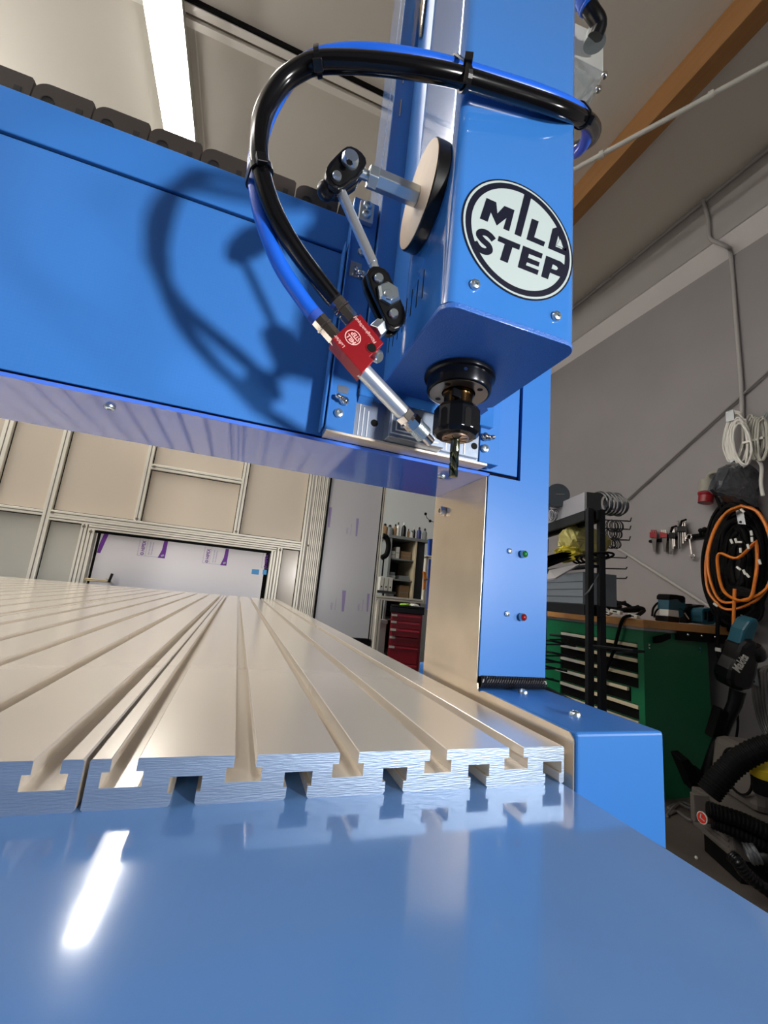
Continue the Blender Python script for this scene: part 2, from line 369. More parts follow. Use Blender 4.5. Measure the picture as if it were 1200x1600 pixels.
# black braided seal under the column
g = G()
n = 26
for k in range(-2, n + 1):
    for sg in (1, -1):
        x = .2590 + (.3235 - .2590) * k / n; xa, xb = (x, x + .0072) if sg > 0 else (x + .0072, x)
        P = [V(min(.3242, max(.2582, xa + (xb - xa) * t)), YF - .0006 - .0022 * math.sin(math.pi * t) - (.0003 if sg > 0 else 0), .0288 + .0094 * t) for t in (0, .25, .5, .75, 1)]
        g.tube(P, .0008, 4)
g.box((.2580, YF, .0285), (.3245, YF + .03, .0385)); obj('braided_seal', g, brush_m, gan)
LAST[0]['kind'] = 'stuff'
for px in ((796, 861), (792, 959)): screw(gan, U(*px, 1, YF), (0, -1, 0), .0026, name='column_screw')
for i, (px, m, nm) in enumerate((((816, 866), greenled, 'green indicator lamp'), ((814, 964), redled, 'red indicator lamp'))):
    p = U(*px, 1, YF)
    g = G(); g.lathe([(0, 0), (.0036, 0), (.0036, .0025), (.0033, .0042), (.0029, .0042), (.0027, .0034), (0, .0034)], p, (0, -1, 0), 20); b = obj('indicator_lamp', g, chrome, gan, smooth=40); b['label'] = nm
    g = G(); g.sph(p + V(0, -.0034, 0), .0027, 14, .8, (0, -1, 0)); obj('lens', g, m, b, smooth=60)
# screws below the beam, a threaded plug on the steel plate
for px in ((172, 634), (690, 743)): screw(gan, U(*px, 2, ZB), (0, 0, -1), .0038, name='beam_screw')
p = U(694, 799, 0, .2545); g = G(); g.lathe([(0, 0), (.0052, 0), (.0052, .004), (.0040, .0058), (.0026, .0058), (.0026, .003), (0, .003)], p, (-1, 0, 0), 20); obj('plug', g, chrome, gan, smooth=40)

# cable carrier on top of the beam
ch = thing('cable_carrier', 'grey brown plastic cable carrier chain lying on top of the blue beam', 'cable chain', (-.4, .155, ZT))
def link_mesh(g):
    h = .0335; P = []
    for k in range(9):
        a = math.radians(180 - 90 * k / 8); P.append((.0105 + .0105 * math.cos(a), 0, h - .0105 + .0105 * math.sin(a)))
    P += [(.0385, 0, h), (.0402, 0, h - .002), (.0398, 0, 0), (0, 0, 0)]
    g.prism(P, (0, .060, 0))
def link_pin(g):
    g.lathe([(.0046, .0), (.0046, .0009), (.0038, .0009), (.0038, .0003), (0, .0003)], (0, 0, 0), (0, 0, 1), 24)
def link_pocket(g): g.box((-.0023, -.0048, 0), (.0023, .0048, .0004))
pitch = .0411
for k in range(-20, 6):
    x = -.1206 + k * pitch
    l = place('chain_link', 'link', link_mesh, chain_m, ch, (x + .0006, .125, ZT + .0004))
    pn = place('link_pin', 'pin', link_pin, chain_d, l, (x + .0115, .1249, ZT + .0175), (0, -1, 0))
    pk = place('link_pocket', 'pocket', link_pocket, chain_d, l, (x + .0325, .1249, ZT + .0165), (0, -1, 0))

# ================================================================ CARRIAGE AND SPINDLE HEAD
XL, XR, YH, YBK = .1358, .2315, -.0265, .088
head = thing('spindle_head', 'blue spindle housing with round lettered emblem in front of the gantry beam', 'spindle head', (.1835, .04, .2186))
satin_w = mat('cut_edge_highlight', rgb(236, 240, 244), .3, .5)  # milled edges with their bright highlight put into the colour
# carriage: strip plates at both sides, bent edges, machined aluminium in the middle
g = G(); g.box((.0950, .0925, .2225), (.1180, .1065, .4445)); obj('carriage_strip', g, blue, head, bevel=.0006)
g = G(); g.box((.2355, .0930, .2235), (.2560, .1065, .4445)); obj('carriage_strip', g, blue, head, bevel=.0006)
for x in (.0925, .0955):
    g = G(); g.box((x - .0008, .0915 if x < .094 else .0905, .2235), (x + .0008, .1065, .3955 if x < .094 else .4035)); obj('bent_edge', g, blue, head, bevel=.0006)
g = G(); g.box((.0955, .0925, .2208), (.2440, .1083, .2232)); obj('wiper_lip', g, alu_slot, head, bevel=.0004)
g = G(); g.box((.1110, .0942, .2234), (.2350, .107, .2645)); obj('machined_plate', g, alu_mill, head, bevel=.0004)
mp_ = LAST[0]
for x in (.1215, .1250, .1290):                                     # milled ridges
    g = G(); g.box((x, .0936, .2240), (x + .0008, .0944, .2520 - (x - .12) * .6)); obj('ridge', g, satin_w, mp_)
g = G(); g.box((.1440, .0800, .2234), (.1935, .0943, .2520)); mid = obj('machined_block', g, alu_mill, head, bevel=.0005)
for i in range(5):                                                  # nested milled L grooves, their highlight put into the colour
    d = .0042 * i; x0, x1, z0, z1 = .1452 + d, .1880 - d * .8, .2260 + d * .75, .2490 - d * .1
    g = G(); g.box((x0, .0794, z0), (x0 + .0011, .0801, z1)); g.box((x0 + .0011, .0794, z0), (x1, .0801, z0 + .0011)); obj('groove', g, satin_w, mid)
g = G(); g.box((.1960, .0905, .2250), (.2330, .0943, .2560)); rb_ = obj('machined_block', g, alu_mill, head, bevel=.0005)
for k in range(4):
    g = G(); g.box((.2000 + .006 * k, .0899, .2262), (.2010 + .006 * k, .0906, .2545)); obj('ridge', g, satin_w, rb_)
for px in ((547, 651), (585, 661), (741, 697)):
    p = U(*px, 1, .0941); yy = .0904 if px[0] > 700 else .0941; p = U(*px, 1, yy)
    g = G(); g.lathe([(0, 0), (.0031, 0), (.0031, .0002), (0, .0002)], p, (0, -1, 0), 18); obj('bolt_hole', g, black_m, head)
for px in ((529, 646), (757, 701), (565, 395)): screw(head, U(*px, 1, .0924), (0, -1, 0), .0038, name='carriage_screw')
def nipple(px, d):
    p = U(*px, 1, .0925); d = Vector(d).normalized()
    g = G(); g.lathe([(0, 0), (.0036, 0), (.0036, .003), (.0026, .0034), (.0026, .005), (.0018, .006), (.0024, .0074), (.0024, .0085), (.0012, .0100), (0, .0100)], p, d, 8); g.sph(p + V(0, -.002, 0), .0036, 10); obj('grease_nipple', g, chrome, head, smooth=50)
for px in ((538, 628), (566, 432)): nipple(px, (-.9, -.55, .25))
nipple((756, 683), (.95, -.4, .05))
for px in ((534, 622), (562, 426)): g = G(); g.sph(U(*px, 1, .0875), .0024, 10); obj('grease_nipple_tip', g, chrome, head, smooth=60)
g = G(); g.box((.0985, .0922, .3640), (.1085, .0930, .3790)); obj('pocket_window', g, alu_mill, head)
g = G(); g.box((.1010, .0922, .2560), (.1100, .0930, .2625)); obj('pocket_window', g, alu_mill, head)
g = G(); p = U(569, 336, 1, .0925); g.box((p.x - .0055, .0870, p.z - .011), (p.x + .0075, .0925, p.z + .009)); br = obj('bracket', g, satin, head, bevel=.0006)
for dz in (.0045, -.0048): screw(br, (p.x + .0010, .0869, p.z + dz), (0, -1, 0), .0040, name='bracket_screw')
# tall back plate and its folded channel
g = G(); g.box((.1187, YBK, .2560), (.2460, .1050, .95)); obj('back_plate', g, mat('blue_housing_paint', BLUE, 0.10, bump=0.004, bscale=40, coat=.9), head, bevel=.0012)
g = G(); g.box((.1187, .1050, .4500), (.1300, .1433, .95)); obj('back_channel', g, MATS['blue_housing_paint'], head, bevel=.0012)
g = G(); g.prism([(.1190, .089, .2560), (.1190, .105, .2560), (.1190, .105, .2420)], (.012, 0, 0)); obj('back_plate_gusset', g, blue, head)
for z, l in ((.545, .02), (.585, .02)):
    g = G(); g.tube([(.1262, .0878, z), (.1262, .0878, z + l)], .0009, 6); obj('slot_edge', g, chrome, head)
# housing: rounded U-section, slightly wider than the inner column behind it
def u_section(x0, x1, y0, y1, r, n=8):
    P = [(x0, y1), (x0, y0 + r + .002)]
    for cx, a0 in ((x0 + r, 180), (x1 - r, 270)):
        if a0 == 270: P += [(x0 + r + .002, y0), (x1 - r - .002, y0)]
        for k in range(n + 1):
            a = math.radians(a0 + 90 * k / n); P.append((cx + r * math.cos(a), y0 + r + r * math.sin(a)))
    return P + [(x1, y0 + r + .002), (x1, y1)]
g = G(); g.prism([(x, y, .2690) for x, y in u_section(XL, XR, YH, .0440, .0075)], (0, 0, .70)); obj('housing', g, mat('blue_housing_paint', BLUE, 0.10, bump=0.004, bscale=40, coat=.3), head, smooth=35)
house = LAST[0]
g = G(); g.box((XL + .0015, .0440, .2690), (XR - .0015, YBK, .95)); obj('inner_column', g, blue, head)
# slanted opening in the side of the housing
g = G(); A = [U(652, 0, 0, XL - .0003), U(675, 0, 0, XL - .0003), U(657, 60, 0, XL - .0003)]; up_ = V(0, 0, .06)
A = [A[2], A[2] + V(0, .0022, .004), A[2] + V(0, .030, .16), A[2] + V(0, -.010, .16)]; g.prism(A, (.0006, 0, 0)); so = obj('side_opening', g, felt, house); so['label'] = 'slanted opening with bright edges'
for a, b in ((A[0], A[3]), (A[1], A[2])):
    k = G(); k.tube([a, b], .0013, 6); obj('opening_edge', k, chrome, so)
# ventilation slots in the side
for k in range(8):
    y = .0105 + .0102 * k
    xx = XL - .0002 if y < .044 else XL + .0013
    if y > YBK: break
    g = G(); g.prism([(xx, y - .0007, .2960), (xx, y + .0007, .2960), (xx, y + .0007, .3178), (xx, y - .0007, .3178)], (.0004, 0, 0)); obj('vent_slot', g, dark, house if y < .044 else head)
# emblem on the front
CX, CZ_, CR = .18472, .32904, .0421
def disc(r0, r1, t, n=72):
    g = G(); y = YH - .0002
    if r0 <= 0: g.lathe([(0, 0), (r1, 0), (r1, t), (0, t)], (CX, y, CZ_), (0, -1, 0), n)
    else: g.lathe([(r0, 0), (r0, t), (r1, t), (r1, 0)], (CX, y, CZ_), (0, -1, 0), n)
    return g
em = obj('emblem', disc(0, CR, .0002), white_print, house); em['label'] = 'round white and navy emblem'
obj('emblem_ring', disc(.976 * CR, 1.0 * CR, .0003), navy, em)
obj('emblem_ring', disc(.845 * CR, .940 * CR, .0003), navy, em)
def glyph(P, name='emblem_letter', m=navy, y=YH - .00058):
    g = G(); g.prism([(CX + a * CR, y, CZ_ + b * CR) for a, b in P], (0, .0003, 0)); return obj(name, g, m, em)
glyph([(-.614, .467), (-.447, .466), (-.416, .278), (-.301, .466), (-.120, .470), (-.199, .060), (-.301, .060), (-.254, .271), (-.416, .068), (-.528, .257), (-.574, .066), (-.705, .066)])
glyph([(.052, .86), (.179, .85), (.014, .049), (-.101, .049)])
glyph([(.202, .458), (.330, .462), (.253, .140), (.460, .138), (.432, .047), (.116, .047)])
glyph([(.596, .443), (.70, .52), (.75, .445), (.709, .369), (.657, .137), (.80, .137), (.87, .20), (.86, .05), (.518, .052)])
glyph([(.709, .369), (.75, .47), (.88, .30), (.87, .137), (.797, .140)])
glyph([(-.371, -.097), (.011, -.097), (-.010, -.192), (-.129, -.196), (-.201, -.495), (-.332, -.493), (-.263, -.192), (-.388, -.188)])
glyph([(.059, -.092), (.420, -.092), (.398, -.186), (.169, -.190), (.152, -.266), (.368, -.266), (.349, -.347), (.136, -.352), (.119, -.412), (.355, -.412), (.331, -.500), (-.022, -.498)])
glyph([(.487, -.099), (.760, -.099), (.86, -.14), (.87, -.25), (.80, -.37), (.70, -.374), (.563, -.370), (.527, -.502), (.403, -.500)])
glyph([(.605, -.215), (.675, -.220), (.705, -.250), (.680, -.288), (.640, -.297), (.584, -.298)], 'letter_counter', white_print, YH - .00085)
glyph([(.74, .30), (.80, .165), (.672, .158)], 'letter_counter', white_print, YH - .00085)
g = G(); SP = [(-.455, -.205, .105), (-.52, -.155, .10), (-.60, -.135, .105), (-.68, -.165, .11), (-.70, -.225, .11), (-.63, -.285, .11), (-.54, -.33, .11), (-.515, -.40, .11), (-.575, -.452, .105), (-.66, -.455, .10), (-.725, -.415, .10), (-.77, -.36, .10)]
L_, R_ = [], []
sp = spline([V(a, 0, b) for a, b, _ in SP], 4)
for i, p in enumerate(sp):
    d = (sp[min(i + 1, len(sp) - 1)] - sp[max(i - 1, 0)]).normalized(); nn = V(-d.z, 0, d.x) * .052; L_.append(p + nn); R_.append(p - nn)
bmv = lambda p, y: V(CX + p.x * CR, y, CZ_ + p.z * CR)
for i in range(len(sp) - 1):
    g.prism([bmv(q, YH - .00058) for q in (L_[i], L_[i + 1], R_[i + 1], R_[i])], (0, .0003, 0))
obj('emblem_letter', g, navy, em)
for px in ((741, 446), (868, 495)): screw(house, U(*px, 1, YH), (0, -1, 0), .0034, zinc, 'housing_screw')
# bottom plate
def rounded(x0, x1, y0, y1, r, z, n=8):
    P = []
    for cx, cy, a0 in ((x1 - r, y1 - r, 0), (x0 + r, y1 - r, 90), (x0 + r, y0 + r, 180), (x1 - r, y0 + r, 270)):
        for k in range(n + 1):
            a = math.radians(a0 + 90 * k / n); P.append((cx + r * math.cos(a), cy + r * math.sin(a), z))
    return P
P = [(.1353, .0895, .2653)] + [(x, y, .2653) for x, y in u_section(.1353, .2325, -.0275, .0895, .0105, 10)][1:-1] + [(.2325, .0700, .2653), (.2290, .0735, .2653), (.2325, .0770, .2653), (.2325, .0895, .2653)]
g = G(); g.prism(P, (0, 0, .0036)); obj('bottom_plate', g, blue_powder, head, bevel=.0005)
# spindle nose, collet nut
AX, AY = .1822, .0385
sn = None
g = G(); g.lathe([(0, .2653), (.0245, .2653), (.0262, .2645), (.0266, .2630), (.0262, .2616), (.0240, .2608), (.0238, .2520), (.0232, .2508), (.0222, .2506), (.0218, .2512), (.0125, .2518), (.0125, .2535), (0, .2535)], (AX, AY, 0), n=48); sn = obj('spindle_nose', g, black_ox, head, smooth=35)
g = G(); g.lathe([(.0125, .2511), (.0215, .2505), (.0215, .2502), (.0125, .2506)], (AX, AY, 0), n=40); obj('nose_face', g, mat('nose_bed_reflection', rgb(112, 102, 92), .3, .8), sn, smooth=30)  # lighter tone puts the bed's reflection into the colour of the nose underside
for k in range(4):
    a = math.radians(35 + 90 * k); g = G(); g.lathe([(0, 0), (.0021, 0), (.0021, .0002), (0, .0002)], (AX + .0172 * math.cos(a), AY + .0172 * math.sin(a), .2504), (0, 0, -1), 14); obj('nose_hole', g, black_m, sn)
g = G(); g.lathe([(0, 0), (.0013, 0), (.0013, .0002), (0, .0002)], (AX - .0075, AY - .0228, .2575), (-.3, -.95, 0), 12); obj('nose_hole', g, chrome, sn)
g = G(); g.lathe([(0, .2535), (.0118, .2535), (.0118, .2490), (.0110, .2485), (.0106, .2470), (.0106, .2400), (.0112, .2395), (.0106, .2388), (.0112, .2381), (.0106, .2374), (.0112, .2367), (.0106, .2360), (0, .2360)], (AX, AY, 0), n=32); sh = obj('spindle_shaft', g, bronze, head, smooth=35)
g = G(); g.obox((AX - .004, AY - .0095, .2450), (.0062, .0016, 0), (-.0002, .0009, 0), (0, 0, .0030)); obj('wrench_flat', g, black_ox, sh)
# twelve-sided collet nut with wrench slots
NR = .0172
g = G()
ring = lambda r, z, k0=0: [(AX + r * math.cos(math.pi * k / 6 + .26), AY + r * math.sin(math.pi * k / 6 + .26), z) for k in range(12)]
secs = [(.0120, .2395), (.0150, .2388), (NR, .2352), (NR, .2192), (.0148, .2166), (.0105, .2160)]
rr_ = [[g.bm.verts.new(p) for p in ring(r, z)] for r, z in secs]
for A, B in zip(rr_, rr_[1:]):
    for k in range(12): g.bm.faces.new((A[k], A[(k + 1) % 12], B[(k + 1) % 12], B[k]))
g.bm.faces.new(rr_[0]); g.bm.faces.new(rr_[-1]); nut = obj('collet_nut', g, black_ox, head, bevel=.0005)
for k in range(6):
    a = math.pi * k / 3 + .26 + math.pi / 12; d = V(math.cos(a), math.sin(a), 0); t = V(-d.y, d.x, 0)
    g = G(); c = V(AX, AY, 0) + d * (NR * .985); P = []
    for j in range(13):
        b = math.pi * j / 12; P.append(c + t * (.0024 * math.cos(b)) + V(0, 0, .2310 + .0024 * math.sin(b)))
    P += [c - t * .0024 + V(0, 0, .2188), c + t * .0024 + V(0, 0, .2188)]
    g.prism(P, d * -.0014); P2 = [q + d * .0004 for q in P]
    obj('wrench_slot', g, black_m, nut)
g = G(); g.lathe([(0, .2162), (.0098, .2162), (.0098, .2150), (.0088, .2146), (0, .2146)], (AX, AY, 0), n=24); co = obj('collet', g, mat('collet_steel', rgb(176, 150, 130), .3, .9), head, smooth=40)
for k in range(8):
    a = math.pi * k / 4; d = V(math.cos(a), math.sin(a), 0); g = G(); g.obox(V(AX, AY, .2145) + d * .0062, d * .0026, V(-d.y, d.x, 0) * .00025, (0, 0, .0002)); obj('collet_slit', g, black_m, co)
# end mill held in the collet
TR = .0034
em_ = G(); em_.lathe([(0, .2160), (TR, .2160), (TR, .2050), (TR * .93, .2045), (0, .2045)], (AX, AY, 0), n=24)
tool = obj('end_mill', em_, coat_tool, smooth=40); tag(tool, 'iridescent dark end mill clamped in the black collet nut', 'milling cutter')
g = G(); n = 40; Z0, Z1 = .2046, .1862; rings = []
for i in range(n + 1):
    z = Z0 + (Z1 - Z0) * i / n; tw = i / n * 4.2; rg = []
    for k in range(24):
        a = 2 * math.pi * k / 24; f = abs(math.cos(1.5 * a)); r = TR * (.56 + .44 * min(1, f * 1.35))
        rg.append(g.bm.verts.new((AX + r * math.cos(a + tw), AY + r * math.sin(a + tw), z)))
    rings.append(rg)
for A, B in zip(rings, rings[1:]):
    for k in range(24): g.bm.faces.new((A[k], A[(k + 1) % 24], B[(k + 1) % 24], B[k]))
g.bm.faces.new(rings[0]); g.bm.faces.new(rings[-1]); obj('flute', g, coat_tool, tool, smooth=30)

# ================================================================ MAGNETIC STAND, COOLANT BLOCK, HOSES
YA = .013
stand = thing('magnetic_holder', 'jointed arm with black clamps on a round magnet at the housing side', 'holder', (XL, YA, .376))
g = G(); g.lathe([(0, 0), (.0330, 0), (.0338, .0006), (.0338, .0082), (.0330, .0090), (0, .0090)], (XL, YA, .376), (-1, 0, 0), 56); mg = obj('magnet', g, black, stand, smooth=35)
g = G(); g.lathe([(0, 0), (.0328, 0), (.0328, .0004), (0, .0004)], (XL - .0090, YA, .376), (-1, 0, 0), 56); obj('magnet_face', g, felt, mg)
g = G(); g.cyl((XL - .0094, YA, .376), (.0960, YA, .376), .0068, n=6, phase=.35); obj('standoff', g, zinc, stand, bevel=.0005)
g = G(); g.cyl((.0965, YA, .376), (.0900, YA, .376), .0072, n=6, phase=.1); obj('lock_nut', g, zinc, stand, bevel=.0005)
g = G(); g.cyl((.0905, YA, .376), (.0790, YA, .3755), .0032, n=12); obj('stud', g, zinc, stand, smooth=40)
def outline(px, y, t, name, m, par, bev=.0008):
    g = G(); g.prism([U(u, v, 1, y) for u, v in px], (0, t, 0)); return obj(name, g, m, par, bevel=bev)
def pix(ox, oy, sc, L): return [(ox + a / sc, oy + b / sc) for a, b in L]
c1 = pix(480, 180, 5, [(143, 440), (148, 485), (168, 530), (205, 562), (250, 578), (285, 568), (335, 530), (395, 488), (420, 440), (452, 405), (466, 370), (458, 330), (430, 290), (390, 258), (345, 238), (310, 240), (275, 262), (225, 312), (175, 365), (152, 400)])
k1 = outline(c1, .0045, .0040, 'clamp', black, stand)
outline(pix(480, 180, 5, [(172, 440), (180, 490), (215, 535), (250, 548), (300, 520), (380, 465), (405, 420), (432, 385), (438, 350), (415, 305), (370, 272), (330, 262), (290, 290), (230, 345), (190, 395)]), .0040, .0006, 'clamp_recess', black_m, k1, .0002)
outline([(u - 2, v + 12) for u, v in c1], .0170, .0050, 'clamp', black, stand)
p = U(510, 298, 1, .013); g = G(); g.sph(p, .0062, 14); obj('ball', g, black, stand, smooth=60)
def bolt(px, y, r, n=14, h=.003, m=zinc, nm='bolt', par=None):
    p = U(*px, 1, y); g = G(); g.lathe([(0, 0), (r, 0), (r, h * .6), (r * .8, h), (0, h)], p, (0, -1, 0), n); return obj(nm, g, m, par or stand, smooth=30)
bolt((546, 254), .0040, .0056, 16, .0052); bolt((526, 277), .0040, .0030, 14, .0026)
p = U(546, 254, 1, -.0014); g = G(); g.lathe([(0, 0), (.0022, 0), (.0022, .0003), (0, .0003)], p, (0, -1, 0), 6); obj('bolt_socket', g, black_m, stand)
ra, rb = U(529, 292, 1, .0095), U(583, 412, 1, .0105); g = G(); g.tube([ra, rb], .0033, 16); g.tube([rb, U(592, 437, 1, .0108)], .0030, 12); obj('rod', g, satin, stand, smooth=60)
c2 = pix(460, 360, 3.75, [(425, 250), (437, 222), (462, 207), (495, 208), (530, 222), (556, 250), (572, 290), (600, 345), (625, 405), (648, 460), (656, 500), (645, 540), (618, 568), (588, 578), (560, 565), (540, 530), (505, 455), (470, 380), (440, 310)])
k2 = outline(c2, .0060, .0038, 'clamp', black, stand)
outline([(u + (600 - u) * .16, v + (466 - v) * .12) for u, v in c2], .0055, .0006, 'clamp_recess', black_m, k2, .0002)
outline([(u - 7, v + 10) for u, v in c2], .0160, .0040, 'clamp', black, stand)
bolt((591, 437), .0055, .0031, 14, .003); bolt((614, 492), .0055, .0031, 14, .003); bolt((606, 461), .0055, .0078, 6, .0040); bolt((607, 461), .0016, .0034, 14, .0016)
g = G(); g.tube([U(613, 494, 1, .012), U(598, 509, 1, .013)], .0036, 12); obj('stud', g, satin, stand, smooth=40)
g = G(); g.cyl(U(597, 509, 1, .013), U(585, 520, 1, .013), .0056, n=6, phase=.2); obj('lock_nut', g, zinc, stand, bevel=.0006)
# red block
YR = .0080
blk = thing('coolant_nozzle', 'red anodised mixing block with steel spray pipe aimed at the cutter', 'coolant nozzle', U(560, 590, 1, YR + .006))
R_px = lambda L: pix(500, 470, 10.909, L)
body = outline(R_px([(685, 222), (1085, 722), (852, 948), (915, 1022), (718, 1238), (205, 640)]), YR, .0115, 'block', red_an, blk, .0004)
e1 = U(*R_px([(685, 225)])[0], 1, YR) - U(*R_px([(1085, 725)])[0], 1, YR); upv = U(*R_px([(205, 640)])[0], 1, YR) - U(*R_px([(685, 225)])[0], 1, YR); e1.normalize(); upv.normalize()
yt = YR - .0002
text('engraved_text', 'Flüssigkeit/liquid', .0031, U(*R_px([(965, 706)])[0], 1, yt), e1, upv, engrave, body, bold=.00002, ext=.0001)
text('engraved_text', 'Luft/air', .0031, U(*R_px([(432, 778)])[0], 1, yt), e1, upv, engrave, body, bold=.00002, ext=.0001)
lc = U(*R_px([(560, 625)])[0], 1, yt); lr = (U(*R_px([(695, 625)])[0], 1, yt) - lc).length
g = G(); g.lathe([(lr * .88, 0), (lr * .88, .0002), (lr, .0002), (lr, 0)], lc, (0, -1, 0), 40); obj('engraved_ring', g, engrave, body)
upp = (upv - e1 * upv.dot(e1)).normalized()
text('engraved_text', 'MILL', lr * .80, lc - e1 * lr * .74 + upp * lr * .10, e1, upp, engrave, body, bold=.00012, ext=.0001, sx=.86)
text('engraved_text', 'STEP', lr * .80, lc - e1 * lr * .74 - upp * lr * .64, e1, upp, engrave, body, bold=.00012, ext=.0001, sx=.78)
g = G(); g.lathe([(0, 0), (.0031, 0), (.0031, .0002), (0, .0002)], U(*R_px([(880, 808)])[0], 1, YR), (0, -1, 0), 20); obj('block_hole', g, black_m, body)
g = G(); g.lathe([(.0031, 0), (.0031, .0003), (.0037, .0003), (.0037, 0)], U(*R_px([(875, 803)])[0], 1, YR), (0, -1, 0), 24); obj('hole_rim', g, red_an, body)
# spray pipe: silver tube, hexagons, knurled ring, tip
pa, pb = U(568, 580, 1, .0135), U(673, 691, 1, .0335); dd = (pb - pa).normalized(); Lp = (pb - pa).length
def along(t): return pa + dd * (Lp * t)
g = G(); g.cyl(along(-.02), along(.56), .0052, n=24); obj('spray_pipe', g, satin, blk, smooth=40)
g = G(); g.cyl(along(.55), along(.63), .0068, n=6); obj('hex_nut', g, chrome, blk, bevel=.0004)
g = G(); g.cyl(along(.63), along(.66), .0054, n=20); g.cyl(along(.66), along(.74), .0064, n=6, phase=.4); obj('hex_nut', g, chrome, blk)
g = G()
q = along(.74); q2 = along(.88); t_ = dd.orthogonal().normalized(); b_ = dd.cross(t_); g.cyl(q, q2, .0058, n=28)
for i in range(6):
    for k in range(28):
        a = 2 * math.pi * (k + .5 * (i % 2)) / 28; c = q.lerp(q2, (i + .5) / 6) + (t_ * math.cos(a) + b_ * math.sin(a)) * .0058; g.obox(c, dd * .0009, (t_ * -math.sin(a) + b_ * math.cos(a)) * .0004, (t_ * math.cos(a) + b_ * math.sin(a)) * .0003)
obj('knurled_ring', g, zinc, blk); LAST[0]['kind'] = 'stuff'
g = G(); g.cyl(along(.88), along(1.0), .0034, n=18); obj('spray_tip', g, chrome, blk, smooth=40)
g = G(); g.lathe([(0, 0), (.0042, 0), (.0042, .002), (.003, .0035), (0, .0035)], U(588, 556, 1, .014), (.6, -.6, -.5), 16); obj('set_screw', g, zinc, blk, smooth=40)
# push-in fittings
def fitting(p0, p1, r, collar):
    a, b = U(*p0, 1, .0130), U(*p1, 1, .0110); d = (b - a); n = 14
    g = G(); g.lathe([(0, 0), (r * .86, 0), (r * .86, d.length * .12), (r * .95, d.length * .14), (r * .95, d.length * .62), (r * 1.10, d.length * .64), (r * 1.10, d.length * .70), (r * .98, d.length * .72), (r * .98, d.length), (r * .7, d.length * 1.04), (0, d.length * 1.04)], a, d, 8); f = obj('fitting', g, chrome, blk, smooth=25)
    g = G(); g.cyl(b, b + d.normalized() * .0045, r * .92, n=16); c = obj('fitting_collar', g, collar, f, smooth=40)
    return b + d.normalized() * .002
hb = fitting((553, 505), (524, 471), .0056, black); hw = fitting((527, 533), (497, 499), .0054, cloth_b)
def depth_path(L): return [U(u, v, 1, y) for u, v, y in L]
YFRONT = YH
bk = [hb] + depth_path([(500, 441, .008), (470, 402, .004), (444, 362, .0), (423, 318, -.003), (409, 270, -.005), (405, 220, -.007), (414, 172, -.010), (440, 130, -.014), (470, 108, -.018), (497, 98, -.022), (545, 97, -.028), (600, 101, -.033), (660, 109, -.037), (715, 120, -.0385), (770, 136, -.0375), (825, 153, -.036), (875, 170, -.034), (903, 182, -.027), (922, 191, -.014), (929, 205, .002), (922, 219, .018), (905, 229, .034), (892, 232, .050)])
g = G(); g.tube(spline(bk, 10), .0054, 16); hk = obj('air_hose', g, rubber, smooth=60); tag(hk, 'black hose looping from the red block around the blue housing', 'hose')
bl = [hw] + depth_path([(470, 464, .010), (441, 420, .008), (420, 372, .006), (405, 322, .005), (399, 262, .004), (410, 205, .002), (424, 168, -.001), (446, 130, -.006), (472, 104, -.011), (500, 90, -.016), (545, 83, -.022), (600, 85, -.028), (660, 94, -.0315), (715, 107, -.0325), (770, 123, -.0325), (825, 140, -.0325), (872, 157, -.032), (901, 172, -.026), (914, 186, -.013), (918, 202, -.001), (914, 222, .013), (903, 236, .027), (892, 241, .044)])
g = G(); g.tube(spline(bl, 10), .0048, 16); hbz = obj('air_hose', g, bluehose, smooth=60); tag(hbz, 'blue hose running beside the black hose to the red block', 'hose')
# cable ties around both hoses
BK, BLW = spline(bk, 10), spline(bl, 10)
def tie(px, up=None, nm=None):
    def near(path):
        def dist(p):
            q = Vector(p) - CAM; z = q.dot(RZ); return (600 + FPX * q.dot(RX) / z - px[0]) ** 2 + (800 + FPX * q.dot(RY) / z - px[1]) ** 2
        return min(range(2, len(path) - 2), key=lambda i: dist(path[i]))
    i = near(BK); c1 = BK[i]; d = (BK[i + 1] - BK[i - 1]).normalized()
    c2 = min(BLW, key=lambda p: (p - c1).length); c2 = c2 - d * (c2 - c1).dot(d)
    w = (c2 - c1).normalized(); h = d.cross(w); P = []
    for k in range(11): t = math.pi * k / 10 - math.pi / 2; P.append(c2 + (w * math.cos(t) + h * math.sin(t)) * .0056)
    for k in range(11): t = math.pi * k / 10 + math.pi / 2; P.append(c1 + (w * math.cos(t) + h * math.sin(t)) * .0062)
    g = G()
    for k in range(len(P)):
        q, q2 = P[k], P[(k + 1) % len(P)]; m_ = (q + q2) / 2; e = (q2 - q); n_ = d.cross(e.normalized()); g.obox(m_, e * .52, d * .0015, n_ * .0005)
    o = obj('cable_tie', g, black); tag(o, nm, 'cable tie', )
    c = min(P, key=lambda p: (p - CAM).length); out = (c - (c1 + c2) / 2).normalized()
    k = G()
    if up:
        e0, e1 = U(727, 126, 1, -.0450), U(732, 92, 1, -.0440); u = (e1 - e0).normalized(); s_ = RX; n_ = u.cross(s_).normalized(); s_ = n_.cross(u)
        k.obox(e0.lerp(e1, .4), s_ * .0011, n_ * .0006, (e1 - e0) * .5); k.obox(e1, s_ * .0026, n_ * .0018, u * .0036)
    else: k.obox(c + out * .001, d * .0026, out * .0018, d.cross(out) * .0028)
    obj('tie_head', k, black, o, bevel=.0004)
tie((405, 268), None, 'black cable tie on the left of the hose loop')
tie((496, 96), None, 'black cable tie at the top left of the hose loop')
tie((727, 117), (.1, -.25, 1), 'black cable tie with upright head on the front of the housing')
tie((910, 186), None, 'black cable tie at the right corner of the blue housing')
